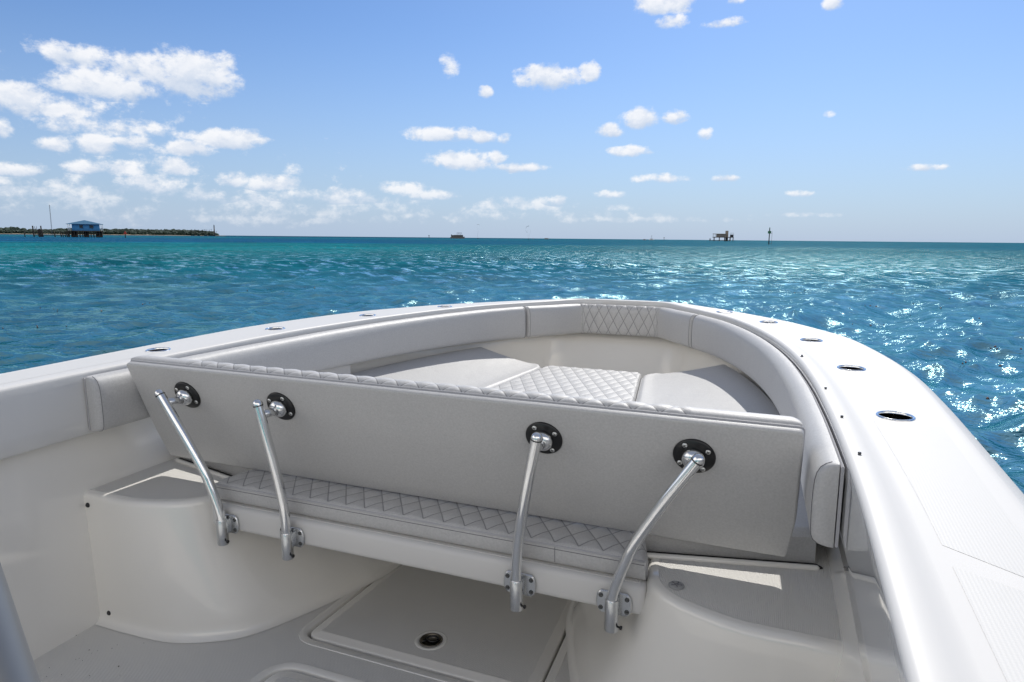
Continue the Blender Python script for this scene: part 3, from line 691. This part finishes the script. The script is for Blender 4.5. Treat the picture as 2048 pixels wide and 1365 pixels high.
# ------------------------------------------------------------------ the sea: one sheet of real waves, finest near the boat, out to the horizon
def sea():
    az0, az1 = R(-66), R(24)
    cols = np.r_[np.linspace(az0, az1, 1150), np.linspace(az1, az0 + 2 * math.pi, 90)[1:-1]]
    r = [.6]; k = .30 / (CAMW[2] * 682)
    while r[-1] < 45000: r.append(r[-1] + max(.035, min(k * r[-1] ** 2, .55 + .012 * r[-1])) if r[-1] < 320 else r[-1] * 1.07)
    r = np.array(r); dr = np.gradient(r)
    A, Rr = np.meshgrid(cols, r); DR = np.repeat(dr[:, None], len(cols), 1)
    X = CAMW[0] + Rr * np.sin(A); Y = CAMW[1] + Rr * np.cos(A)
    Z = np.zeros_like(X); DX = np.zeros_like(X); DY = np.zeros_like(X)
    near = r < 330
    lam = np.exp(RNG.uniform(math.log(.28), math.log(5.5), 74)); wd = R(158)
    for L in lam:
        th = wd + RNG.normal(0, .55 if L < 2 else .40); ph = RNG.uniform(0, 2 * math.pi); kk = 2 * math.pi / L
        amp = .0078 * L ** .82 if L < 2.2 else .0078 * 2.2 ** .82 * (2.2 / L) ** .3
        amp *= min(1., (L / .8) ** .25)
        sp = np.maximum(DR[near], Rr[near] * (cols[1] - cols[0])); w = np.clip(1.35 - 2.6 * sp / L, 0, 1)
        ar = kk * (X[near] * math.cos(th) + Y[near] * math.sin(th)) + ph
        Z[near] += amp * w * np.cos(ar); s = amp * w * np.sin(ar) * .8
        DX[near] -= s * math.cos(th); DY[near] -= s * math.sin(th)
    # slow gusts make rougher and smoother patches
    g = 1 + .28 * np.sin(X[near] * .11 + 1.3 * np.sin(Y[near] * .07)) * np.sin(Y[near] * .13 + .6) + .15 * np.sin(X[near] * .31 + Y[near] * .23)
    Z[near] *= g; X[near] += DX[near]; Y[near] += DY[near]
    n, m = X.shape; V = np.stack([X, Y, Z], -1).reshape(-1, 3)
    i = np.arange(n - 1)[:, None] * m; j = np.arange(m)[None]; j1 = (j + 1) % m
    F = np.stack([i + j, i + j1, i + m + j1, i + m + j], -1).reshape(-1, 4)
    me = bpy.data.meshes.new('sea'); me.vertices.add(len(V)); me.vertices.foreach_set('co', V.ravel())
    me.loops.add(F.size); me.loops.foreach_set('vertex_index', F.ravel().astype(np.int32)); me.polygons.add(len(F))
    me.polygons.foreach_set('loop_start', np.arange(0, F.size, 4, dtype=np.int32)); me.polygons.foreach_set('use_smooth', np.ones(len(F), bool))
    me.update(calc_edges=True); me.flip_normals()
    o = bpy.data.objects.new('sea', me); COL.objects.link(o); o['kind'] = 'structure'
    mt = bpy.data.materials.new('sea_water'); mt.use_nodes = True; t = mt.node_tree; t.nodes.remove(t.nodes['Principled BSDF'])
    df = nd(t, 'ShaderNodeBsdfDiffuse'); gl = nd(t, 'ShaderNodeBsdfGlossy'); gl.inputs['Color'].default_value = (.58, .90, .90, 1); fr = nd(t, 'ShaderNodeFresnel'); fr.inputs['IOR'].default_value = 1.333; mx = nd(t, 'ShaderNodeMixShader')
    t.links.new(df.outputs[0], mx.inputs[1]); t.links.new(gl.outputs[0], mx.inputs[2]); t.links.new(mx.outputs[0], t.nodes['Material Output'].inputs['Surface'])
    tc = nd(t, 'ShaderNodeTexCoord'); P = tc.outputs['Object']
    def nz(scale, det, rough=.5, stretch=(1, 1, 1), rot=0.):
        mp = nd(t, 'ShaderNodeMapping'); mp.inputs['Scale'].default_value = stretch; mp.inputs['Rotation'].default_value = (0, 0, rot); t.links.new(P, mp.inputs[0])
        q = nd(t, 'ShaderNodeTexNoise'); q.inputs['Scale'].default_value = scale; q.inputs['Detail'].default_value = det; q.inputs['Roughness'].default_value = rough
        t.links.new(mp.outputs[0], q.inputs[0]); return q.outputs[0]
    # depth and bottom: turquoise over sand, blue over grass; distances measured from the boat's anchorage
    s = nd(t, 'ShaderNodeSeparateXYZ'); t.links.new(P, s.inputs[0])
    d = mth(t, 'SQRT', mth(t, 'ADD', mth(t, 'MULTIPLY', s.outputs[0], s.outputs[0]), mth(t, 'MULTIPLY', s.outputs[1], s.outputs[1])))
    az = mth(t, 'ARCTAN2', s.outputs[0], s.outputs[1])
    wn = nz(.012, 4, .6, (1, 1, 1)); wn2 = nz(.05, 3)
    dl_ = mth(t, 'LOGARITHM', mth(t, 'MULTIPLY', d, mth(t, 'MULTIPLY_ADD', wn, .9, .55)), 10.)
    cr = nd(t, 'ShaderNodeValToRGB'); t.links.new(mth(t, 'MULTIPLY', dl_, 1 / 4.), cr.inputs[0])
    e = cr.color_ramp.elements; stops = [(.0, (.0, .080, .094)), (.30, (.0, .086, .108)), (.385, (.0, .094, .126)), (.445, (.001, .110, .142)), (.50, (.004, .165, .195)), (.545, (.004, .145, .185)), (.575, (.003, .075, .18)), (.66, (.003, .07, .15)), (.70, (.005, .12, .17)), (.80, (.003, .05, .11)), (1, (.004, .04, .09))]
    e[0].position, e[0].color = stops[0][0], (*stops[0][1], 1); e[1].position, e[1].color = stops[-1][0], (*stops[-1][1], 1)
    for p, c in stops[1:-1]: q = e.new(p); q.color = (*c, 1)
    grn = mixc(t, sstep(t, wn2, .42, .62), cr.outputs[0], mixc(t, 1., cr.outputs[0], (.8, .80, .74), 'MULTIPLY'))
    rt = sstep(t, az, R(-42), R(-8))
    c = mixc(t, mth(t, 'MULTIPLY', rt, .92), grn, (.0, .080, .132))
    # wind streaks and gust patches
    sk = nz(.55, 5, .62, (1, 2.6, 1), R(-20)); sk2 = nz(.09, 4, .6, (1, 3.2, 1), R(-20))
    tone = mth(t, 'MULTIPLY', mth(t, 'MULTIPLY_ADD', sk, 1.3, .35), mth(t, 'MULTIPLY', mth(t, 'MULTIPLY_ADD', sk2, 1.3, .35), mth(t, 'MULTIPLY_ADD', nz(.045, 5, .7, (1, 1.6, 1), R(-20)), 1.2, .4)))
    tn = nd(t, 'ShaderNodeVectorMath', operation='SCALE'); t.links.new(c, tn.inputs[0]); t.links.new(tone, tn.inputs['Scale'])
    t.links.new(tn.outputs[0], df.inputs['Color'])
    # ripples too small for the mesh; the longer ones take over where the mesh runs out of vertices
    farw = sstep(t, d, 14, 70)
    t.links.new(mth(t, 'MULTIPLY_ADD', sstep(t, d, 8, 60), .115, .07), gl.inputs['Roughness'])
    # steep little waves hide the grazing mirror far away: the reflection of a rough sea saturates well below a flat one
    cap = mth(t, 'MULTIPLY', mth(t, 'MULTIPLY_ADD', sstep(t, d, 5, 130), -.34, .46), mth(t, 'MULTIPLY_ADD', sk, 1.0, .5))
    # beyond the resolved waves, a noise mask paints glitter dashes into the reflection strength
    G = sstep(t, nz(.95, 6, .72, (1, 1.25, 1), R(-20)), .50, .64)
    glint_gate = mth(t, 'MULTIPLY_ADD', mth(t, 'MULTIPLY_ADD', G, 3.0, -.78), sstep(t, d, 14, 42), 1.)
    t.links.new(mth(t, 'MULTIPLY', mth(t, 'MULTIPLY', fr.outputs[0], cap), glint_gate), mx.inputs[0])
    h = mth(t, 'MULTIPLY', nz(5.5, 3, .6, (1, 1.6, 1), R(-20)), .026)
    h = mth(t, 'MULTIPLY_ADD', nz(16, 2, .5), .005, h)
    h = mth(t, 'MULTIPLY_ADD', mth(t, 'MULTIPLY', nz(1.0, 4, .6, (1, 1.7, 1), R(-20)), mth(t, 'MULTIPLY', farw, mth(t, 'MULTIPLY_ADD', sstep(t, d, 120, 230), -.72, 1.))), .50, h)
    bp = nd(t, 'ShaderNodeBump'); bp.inputs['Distance'].default_value = 1.; bp.inputs['Strength'].default_value = 1.; t.links.new(h, bp.inputs['Height']); 
    for q_ in (df, gl, fr): t.links.new(bp.outputs[0], q_.inputs['Normal'])
    me.materials.append(mt)
sea()
# ------------------------------------------------------------------ far things, each at its own distance
def wmesh(name, mb, m, parent=None, label=None, cat=None, group=None, kind=None, base=None, **k):
    if parent is None and base is not None: BASE['_tmp'] = np.array(base, float)
    o = obj(name, mb.v, mb.f, m, parent, **k)
    if label: o['label'] = label
    if cat: o['category'] = cat
    if group: o['group'] = group
    if kind: o['kind'] = kind
    return o
class FR:                                                # local frame of a far thing: u to the right as seen from the boat, v away, z up
    def __init__(s, px, d):
        a, _ = azel(px, 476.7 + .00925 * (px - 1024)); s.o = far(px, d); s.d = d; s.px = px
        s.u = np.array([math.cos(a), -math.sin(a), 0]); s.v = np.array([math.sin(a), math.cos(a), 0]); s.a = a
    def __call__(s, u, v, z): return s.o + s.u * u + s.v * v + np.array([0, 0, z])
    def U(s, px): return s.d * math.tan(azel(px, 476.7 + .00925 * (px - 1024))[0] - s.a)
    def Z(s, px, py): return hgt(px, py, s.d / 1.0)
    def rot(s): return Matrix.Rotation(-s.a, 3, 'Z')
    def box(s, mb, c, h, bev=0): return mb.box(s(*c), h, bev, 1, s.rot())
def stilt_house():
    f = FR(170, 455); top = lambda py: f.Z(170, py) ; u0, u1 = f.U(137), f.U(206)
    zd = top(462); ze = top(448.5); zr = top(441)
    t = thing('stilt_house', f.o, 'blue wooden house with a low gable roof standing on dark pilings in the water', 'house', None, False)
    w = MB(); f.box(w, ((f.U(145) + f.U(200)) / 2, 0, (zd + ze) / 2), ((f.U(200) - f.U(145)) / 2, 4.5, (ze - zd) / 2)); wmesh('wall', w, M['blue'], t, smooth=False)
    dk = MB(); f.box(dk, ((u0 + u1) / 2, 0, zd - .2), ((u1 - u0) / 2, 6, .22)); wmesh('deck', dk, M['planks'], t, smooth=False)
    r = MB(); e0, e1, um = f.U(133), f.U(208), f.U(171)
    P = [f(e0, -6.5, ze - .15), f(um, -4.5, zr), f(e1, -6.5, ze - .15), f(e0, 6.5, ze - .15), f(um, 4.5, zr), f(e1, 6.5, ze - .15), f(e0, -6.5, ze + .1), f(e1, -6.5, ze + .1)]
    r.add(P, [[0, 1, 2], [3, 5, 4], [0, 3, 4, 1], [1, 4, 5, 2], [0, 2, 5, 3]]); wmesh('roof', r, M['roof'], t, smooth=False)
    for a, b_ in ((160, 167), (180, 188)):
        wn = MB(); f.box(wn, ((f.U(a) + f.U(b_)) / 2, -4.55, zd + (ze - zd) * .58), ((f.U(b_) - f.U(a)) / 2, .08, (ze - zd) * .24)); wmesh('window', wn, M['dark'], t, smooth=False)
    for px in (137.5, 141, 203, 206):
        ps = MB(); f.box(ps, (f.U(px), -5.6, (zd + ze) / 2), (.14, .14, (ze - zd) / 2)); wmesh('porch_post', ps, M['white'], t, smooth=False)
    rl = MB()
    for k in (.22, .40): f.box(rl, ((u0 + u1) / 2, -5.8, zd + (ze - zd) * k), ((u1 - u0) / 2, .05, .05))
    wmesh('railing', rl, M['blue'], t, smooth=False)
    for px in np.linspace(138, 204, 13):
        for v in (-5, 0, 5): wmesh('piling', MB().tube([f(f.U(px), v, -.6), f(f.U(px), v, zd - .3)], .22 + .1 * random.random(), 8), M['wood'], t)
    for px, w_ in ((149, 1.0), (173, 1.3), (198, 1.6)):
        st = MB(); f.box(st, (f.U(px), 1, zd / 2 - .3), (w_, .8, zd / 2)); wmesh('storage_box', st, M['planks'], t, smooth=False)
    lo = MB(); f.box(lo, ((f.U(150) + f.U(204)) / 2, -5.5, .55), ((f.U(204) - f.U(150)) / 2, .7, .13)); wmesh('landing', lo, M['planks'], t, smooth=False)
    # the pier leading to it
    f = FR(100, 455); p = thing('pier', f.o, 'low dark timber pier with broken tall piles left of the blue house', 'pier', None, False)
    bd = MB(); f.box(bd, ((f.U(66) + f.U(140)) / 2, 0, .85), ((f.U(140) - f.U(66)) / 2, .8, .13)); wmesh('deck_board', bd, M['planks'], p, smooth=False)
    for px, py, rr_ in ((66.5, 452, .34), (82.8, 452, .32), (77, 459, .42), (79.5, 458, .42), (84.5, 461, .3), (108.5, 463, .28), (121, 463.5, .28), (125, 464, .24), (129.5, 464, .24), (133, 463, .3), (136, 463, .3)):
        q = MB(); q.tube([f(f.U(px) + .4, 0, -.6), f(f.U(px) + .2, 0, .9), f(f.U(px), 0, f.Z(px, py))], rr_, 10); wmesh('piling', q, M['wood'], p)
    q = MB()
    for px in (70.5, 74.3): q.tube([f(f.U(px), .3, .9), f(f.U(px), .3, f.Z(px, 453))], .09, 6)
    q.tube([f(f.U(70.5), .3, f.Z(72, 457)), f(f.U(74.3), .3, f.Z(72, 457))], .08, 6); wmesh('ladder', q, M['wood'], p)
    f = FR(49, 440); q = MB(); q.tube([f(.1, 0, -.6), f(0, 0, f.Z(49, 461.5))], .24, 10)
    wmesh('mooring_pile', q, M['wood'], None, 'single dark pile standing alone in the water left of the pier', 'pile')
stilt_house()
def island():
    # a long low key with mangroves, 2.3 km off
    D = 2300; P0 = []; P1 = []; N = 160
    mb = MB(); rows = []
    for px in np.linspace(-330, 452, N):
        f = FR(px, D); k = min(1, (452 - px) / 90); rows.append([f(0, -70 * k, -.4), f(0, -60 * k, .5 + .4 * k), f(0, 0, .8 + 2.2 * k), f(0, 300 * k, .8 + 2.2 * k), f(0, 420 * k, -.4)])
    wmesh('island', mb.grid(rows), M['sand'], None, kind='structure')
    F = MB(); ico = bmesh.new(); bmesh.ops.create_icosphere(ico, subdivisions=2, radius=1); iv = np.array([v.co[:] for v in ico.verts]); iff = [[v.index for v in q.verts] for q in ico.faces]; ico.free()
    tops = [(-330, 455), (0, 455.5), (30, 455), (55, 459), (100, 459.5), (120, 457.5), (210, 458), (270, 458.5), (300, 459.5), (360, 460), (400, 461), (425, 463.5), (436, 467.5)]
    for k in range(2300):
        px = -330 + 768 * random.random(); 
        if px > 436: continue
        f = FR(px, D); tp = f.Z(px, np.interp(px, [p[0] for p in tops], [p[1] for p in tops])); v = random.random()
        hh = max(2.5, tp * (.55 + .5 * random.random() ** .7) if v > .45 else tp * (.25 + .5 * random.random())); rx = hh * (.28 + .35 * random.random())
        c = f(0, -45 + 200 * v, max(.8, hh - rx * .8)); jit = 1 + RNG.normal(0, .17, len(iv))
        F.add(iv * jit[:, None] * [rx * 1.2, rx * 1.2, rx * .85] + c, iff)
        if hh - rx * .8 > 3: F.add(iv * [rx * .9, rx * .9, (hh - rx) / 2 + .5] + f(0, -45 + 200 * v, (hh - rx) / 2), iff)
    wmesh('mangrove_forest', F, M['leaf'], None, kind='stuff', smooth=False)
    for i, px in enumerate((384, 390, 398, 406, 410, 414, 419, 423, 433)):   # palms that stand clear of the wood
        f = FR(px, 2250); z = f.Z(px, 458.6 + random.random() * 1.6) if px < 430 else f.Z(px, 463)
        t = thing('palm_tree', f.o, 'palm crown rising above the mangroves near the lighthouse', 'tree', 'palms on the point', False)
        wmesh('trunk', MB().tube([f(0, 0, 0), f(.4, 0, z * .5), f(0, 0, z)], .35, 6), M['wood'], t)
        c = MB()
        for w in np.linspace(0, 2 * math.pi, 11, endpoint=False):
            L = 3.4 + random.random(); a_, b_ = math.cos(w), math.sin(w)
            c.grid([[f(a_ * L * s - b_ * wd, b_ * L * s + a_ * wd, z + 1.2 * s - 2.6 * s * s) for wd in (-.5 * (1 - s * .8), 0, .5 * (1 - s * .8))] for s in np.linspace(0, 1, 5)])
        wmesh('crown', c, M['leaf'], t)
    f = FR(429, 2200); t = thing('lighthouse', f.o, 'dark slim lighthouse on the point at the end of the island', 'lighthouse', None, False)
    z1, z2 = f.Z(429, 453.5), f.Z(429, 450)
    wmesh('tower', MB().revolve(f(0, 0, 0), (0, 0, 1), [(2.2, 0), (1.8, z1 * .4), (1.25, z1 * .97)], 20), M['brick'], t)
    wmesh('gallery', MB().revolve(f(0, 0, z1 * .97), (0, 0, 1), [(1.3, -.8), (2.2, 0), (2.2, .5), (1.3, .5)], 20), M['dark'], t)
    wmesh('lantern', MB().revolve(f(0, 0, z1), (0, 0, 1), [(1.2, 0), (1.2, (z2 - z1) * .5), (1.4, (z2 - z1) * .55), (.3, z2 - z1), (.2, z2 - z1 + 1.2)], 14), M['dark'], t)
    f = FR(104, 2100); t = thing('radio_mast', f.o, 'thin tall lattice mast with a white light on top above the island', 'mast', None, False)
    zt = f.Z(100, 412); m = MB()
    for k in range(3): m.tube([f(1.0 * math.cos(k * 2.1), 1.0 * math.sin(k * 2.1), 0), f(.6 * math.cos(k * 2.1), .6 * math.sin(k * 2.1), zt)], .28, 5)
    for z in np.arange(2, zt, 3.2): m.tube([f(-.9, 0, z), f(.8, .3, z + 1.6), f(-.8, 0, z + 3.2)], .16, 4)
    wmesh('lattice', m, mat('grey_mast', (.12, .13, .15), .6), t); wmesh('beacon', MB().revolve(f(0, 0, zt), (0, 0, 1), [(1.0, 0), (1.3, 1.2), (1.0, 2.4), (.2, 3)], 10), M['white'], t)
island()
def marker(px, d, pytop, pyb, mt, name, label, shape):
    f = FR(px, d); t = thing(name, f.o, label, 'channel marker', 'channel markers', False); zt = f.Z(px, pytop)
    wmesh('pile', MB().tube([f(0, 0, -1), f(0, 0, zt * .98)], .20, 12), M['wood'], t)
    z0, z1 = f.Z(px, pyb[1]), f.Z(px, pyb[0]); h = (z1 - z0) / 2
    if shape == 'square':
        for v in (-.24, .24): 
            b_ = MB(); f.box(b_, (0, v, z0 + h), (h * 1.25, .03, h)); wmesh('board', b_, mt, t, smooth=False)
        b_ = MB(); f.box(b_, (h * 1.1, 0, z0 + h), (.03, .4, h)); wmesh('board', b_, mt, t, smooth=False)
        l = MB(); f.box(l, (1.05, 0, zt * .42), (.05, .05, zt * .40)); wmesh('ladder', l, M['planks'], t, smooth=False)
        g = MB(); f.box(g, (.55, 0, z0 + .1), (.6, .06, .06)); f.box(g, (.55, 0, .35), (.6, .06, .06)); wmesh('bracket', g, M['planks'], t, smooth=False)
    else:
        for v in (-.26, .26):
            b_ = MB(); c = [f(-h * 1.0, v, z0), f(h * 1.0, v, z0), f(0, v, z1), f(-h * 1.0, v + .06, z0), f(h * 1.0, v + .06, z0), f(0, v + .06, z1)]
            b_.add(c, [[0, 1, 2], [3, 5, 4], [0, 3, 4, 1], [1, 4, 5, 2], [2, 5, 3, 0]]); wmesh('board', b_, mt, t, smooth=False)
    wmesh('lantern', MB().revolve(f(0, 0, zt * .98), (0, 0, 1), [(.16, 0), (.2, .25), (.14, .55), (.02, .65)], 10), mt if shape == 'square' else M['dark'], t)
marker(1538, 318, 457.5, (462.5, 467.5), M['green'], 'green_daymark', 'green square channel marker on a tall pile right of the pile house', 'square')
marker(250.5, 405, 461.5, (462, 468.8), M['red'], 'red_daymark', 'red triangular channel marker on a short pile before the island', 'tri')
def second_house():
    f = FR(1443, 1050); t = thing('pile_house', f.o, 'ruined looking flat roofed house with a square tower on piles near the green marker', 'house', None, False)
    Z = lambda py: f.Z(1443, py); U_ = f.U
    w = MB(); f.box(w, ((U_(1432) + U_(1452)) / 2, 0, (Z(474.8) + Z(469)) / 2), ((U_(1452) - U_(1432)) / 2, 6, (Z(469) - Z(474.8)) / 2)); wmesh('wall', w, M['grey'], t, smooth=False)
    r = MB(); f.box(r, ((U_(1425) + U_(1452)) / 2, 0, Z(468.4)), ((U_(1452) - U_(1425)) / 2, 7, .35)); wmesh('roof', r, M['tan'], t, smooth=False)
    d = MB(); f.box(d, ((U_(1425) + U_(1467)) / 2, 0, Z(475)), ((U_(1467) - U_(1425)) / 2, 7, .5)); wmesh('deck', d, M['planks'], t, smooth=False)
    tw = MB(); f.box(tw, ((U_(1450) + U_(1456)) / 2, 0, (Z(475) + Z(462)) / 2), ((U_(1456) - U_(1450)) / 2, 2.4, (Z(462) - Z(475)) / 2)); wmesh('tower', tw, M['tan'], t, smooth=False)
    a_ = MB(); f.box(a_, ((U_(1459.5) + U_(1466.5)) / 2, 0, (Z(475) + Z(469.5)) / 2), ((U_(1466.5) - U_(1459.5)) / 2, 4, (Z(469.5) - Z(475)) / 2)); wmesh('annexe', a_, M['dark'], t, smooth=False)
    rl = MB(); 
    for px in (1459.5, 1463, 1466.5): f.box(rl, (U_(px), -3.9, Z(468.3)), (.12, .12, (Z(466.5) - Z(470)) / 2))
    f.box(rl, (U_(1463), -3.9, Z(466.6)), ((U_(1466.5) - U_(1459.5)) / 2, .1, .15)); wmesh('railing', rl, M['grey'], t, smooth=False)
    for px in (1426, 1430):
        p_ = MB(); f.box(p_, (U_(px), -6.5, (Z(474.8) + Z(468.5)) / 2), (.25, .25, (Z(468.5) - Z(474.8)) / 2)); wmesh('porch_post', p_, M['grey'], t, smooth=False)
    for px, w_ in ((1420, .7), (1428, .7), (1438.5, .6), (1449.5, .9), (1453.5, 1.6), (1460, .8), (1466, .6)):
        p_ = MB().tube([f(U_(px), 0, -1), f(U_(px), 0, Z(475) if px > 1422 else Z(477.5))], w_, 8); wmesh('piling', p_, M['wood'], t)
    lw = MB(); f.box(lw, ((U_(1422) + U_(1460)) / 2, 0, 1.1), ((U_(1460) - U_(1422)) / 2, 2, .3)); wmesh('landing', lw, M['wood'], t, smooth=False)
second_house()
def vessel(px, d, L, label, name='motor_cruiser', cabin=.5, frame=False, tower=0., col='hullw', h=1.):
    f = FR(px, d); t = thing(name, f.o, label, 'boat', 'boats on the horizon', False)
    ns = 14; loops = []
    for k in range(ns):
        u = -1 + 2 * k / (ns - 1); wv = L * .15 * (1 - max(0, u) ** 2.4) + .02; sh = L * .085 * h * (1 + .35 * max(0, u) ** 2)
        loops.append([f(u * L / 2, -wv, sh), f(u * L / 2, -wv * .8, -.3), f(u * L / 2, wv * .8, -.3), f(u * L / 2, wv, sh)])
    wmesh('hull', MB().loft(loops, True, True), M[col], t, smooth=False)
    if cabin:
        c = MB(); f.box(c, (-L * .02, 0, L * .085 * h + L * .055 * h), (L * cabin / 2, L * .11, L * .06 * h), L * .01); wmesh('cabin', c, M[col], t, smooth=False)
        c = MB(); f.box(c, (-L * .02, 0, L * .085 * h + L * .065 * h), (L * cabin / 2 * .96, L * .113, L * .025 * h)); wmesh('window', c, M['dark'], t, smooth=False)
    if frame:
        c = MB(); z0 = L * .2 * h
        f.box(c, (L * .05, 0, z0), (L * .30, L * .12, L * .012)); wmesh('upper_deck', c, M[col], t, smooth=False); c = MB()
        for k in range(4):
            u = -L * .06 + L * .1 * k
            c.tube([f(u - L * .04, -L * .1, z0), f(u + L * .03, -L * .06, z0 + L * .17), f(u + L * .03, L * .06, z0 + L * .17), f(u + L * .09, L * .1, z0)], L * .006, 5)
        c.tube([f(-L * .03, 0, z0 + L * .17), f(L * .3, 0, z0 + L * .17)], L * .006, 5); wmesh('canopy_frame', c, M['dark'], t)
        c = MB(); f.box(c, (-L * .42, 0, L * .19), (L * .03, L * .1, L * .08)); wmesh('stern_house', c, M['dark'], t, smooth=False)
    if tower:
        c = MB()
        for su in (-1, 1):
            for sv in (-1, 1): c.tube([f(su * L * .1, sv * L * .1, L * .1), f(su * L * .04, sv * L * .05, L * tower)], L * .012, 5)
        f.box(c, (0, 0, L * tower), (L * .08, L * .08, L * .012)); f.box(c, (0, 0, L * tower * 1.12), (L * .1, L * .08, L * .01)); wmesh('tower', c, M['dark'], t, smooth=False)
    return t
vessel(915, 1350, 28, 'dark excursion boat with a bare canopy frame on its upper deck, on the horizon', 'excursion_boat', .82, True, 0, 'grey', 1.15)
vessel(957, 1800, 6, 'tiny dark boat just right of the excursion boat', 'small_boat', .3, col='grey')
vessel(1066, 1500, 6, 'tiny dark boat below the black kite', 'small_boat', .4, col='grey')
vessel(1093, 1500, 11, 'low dark boat right of the kites on the horizon', 'small_boat', .7, col='grey')
vessel(1289, 1500, 8, 'small dark boat left of the tower boat on the horizon', 'small_boat', .5, col='grey', h=1.3)
vessel(1303, 2000, 15, 'distant pale sport fishing boat with a tall tower', 'fishing_boat', .45, tower=.75, col='hullw', h=1.2)
for px, d, py, lab in ((858, 1250, 471.5, 'thin dark pile left of the excursion boat on the horizon'), (1328, 1500, 475.5, 'thin dark pile right of the distant fishing boat')):
    f = FR(px, d); wmesh('marker_pile', MB().tube([f(0, 0, -1), f(0, 0, f.Z(px, py))], .45, 8).box(f(0, 0, f.Z(px, py)), (.8, .8, .5)), M['wood'], None, lab, 'pile', 'far piles')
def kite(px, py, d, w, mt, lab, rot):
    f = FR(px, d); z = f.Z(px, py); t = thing('kite', f(0, 0, z), lab, 'kite', 'kites', False); rows = []
    for a_ in np.linspace(-1.25, 1.25, 16):
        cw = w * .30 * (1 - .55 * abs(a_) / 1.25)
        def P(v, k): 
            u0, z0 = w * .62 * math.sin(a_), w * .62 * math.cos(a_); c_, s_ = math.cos(rot), math.sin(rot)
            return f(u0 * c_ - z0 * s_, v, z + u0 * s_ + z0 * c_ + k)
        rows.append([P(-cw, 0), P(-cw * .3, .25), P(cw * .4, .2), P(cw, 0), P(cw * .4, .05), P(-cw * .3, .08)])
    wmesh('canopy', MB().grid(rows, True), mt, t)
    fr = FR(px - 1, d); ln = MB()
    for s in (-1, 1): ln.tube([f(s * w * .3, 0, z), fr(0, 0, 1.6)], .025, 4)
    wmesh('kite_line', ln, M['grey'], t)
    # the rider
    r = bpy.data.meshes.new('person'); o_ = fr.o
    P_ = [(0, 0, .95), (0, 0, 1.25), (0, 0, 1.48), (0, 0, 1.68), (.14, 0, .5), (.2, 0, .1), (-.14, 0, .5), (-.24, 0, .1), (.28, -.2, 1.35), (.2, -.45, 1.4), (-.28, -.2, 1.35), (-.2, -.45, 1.4)]
    r.from_pydata([tuple(fr(*p) - o_) for p in P_], [(0, 1), (1, 2), (2, 3), (0, 4), (4, 5), (0, 6), (6, 7), (2, 8), (8, 9), (2, 10), (10, 11)], [])
    po = bpy.data.objects.new('person', r); COL.objects.link(po); po.location = o_; r.materials.append(M['dark'])
    sk = po.modifiers.new('skin', 'SKIN'); po.modifiers.new('sub', 'SUBSURF').levels = 1
    for q, rad in zip(r.skin_vertices[0].data, (.16, .18, .1, .12, .09, .06, .09, .06, .06, .04, .06, .04)): q.radius = (rad, rad)
    po['label'] = lab.split(' kite')[0].replace('curved', 'distant').strip() + ' rider standing on a board below that kite'; po['category'] = 'person'
    b_ = MB(); fr.box(b_, (0, 0, .06), (.75, .22, .04), .02); wmesh('kiteboard', b_, M['dark'], None, 'small board under the rider of the ' + lab.split(' kite')[0].strip() + ' kite', 'board')
kite(1058, 460, 620, 5.2, M['black'], 'black curved kite in the air above the horizon', 1.25)
kite(956, 453.5, 900, 4.0, M['grey'], 'faint grey curved kite above the excursion boat', -.5)
# rafts of weed drifting on the water
W = MB()
def raft(px, py, n, sp):
    d = CAMW[2] / math.tan(-azel(px, py)[1]); a_ = azel(px, py)[0]; c = np.array([CAMW[0] + d * math.sin(a_), CAMW[1] + d * math.cos(a_), 0])
    for _ in range(n // 8 + 1):
        q = c + np.array([random.gauss(0, sp), random.gauss(0, sp * .35), .02]); s = .006 + .014 * random.random() ** 2; w = random.random() * 6.3
        for k in range(4):
            w2 = w + k * 1.6; e = np.array([math.cos(w2), math.sin(w2), 0]) * s * 1.6; n_ = np.array([-math.sin(w2), math.cos(w2), 0]) * s * .4
            W.add([q - n_, q + e * .6 - n_ * .6 + [0, 0, .02], q + e, q + e * .6 + n_ * .6 + [0, 0, .02], q + n_, q + [0, 0, .03]], [[0, 1, 2, 5], [5, 2, 3, 4]])
for px, py, n, sp in ((555, 583, 30, .5), (635, 577, 12, .4), (110, 622, 40, .7), (300, 610, 20, .5), (30, 655, 30, .6), (1215, 575, 30, .8), (1700, 610, 50, 1.6), (1850, 595, 50, 1.4), (1900, 570, 40, 2), (1990, 700, 26, .4), (1985, 735, 20, .3), (2020, 811, 22, .25), (1930, 640, 30, .6), (1560, 585, 26, 1.), (830, 560, 14, .6), (1760, 655, 22, .6)):
    raft(px, py, n, sp)
wmesh('floating_weed', W, M['weed'], None, kind='stuff')
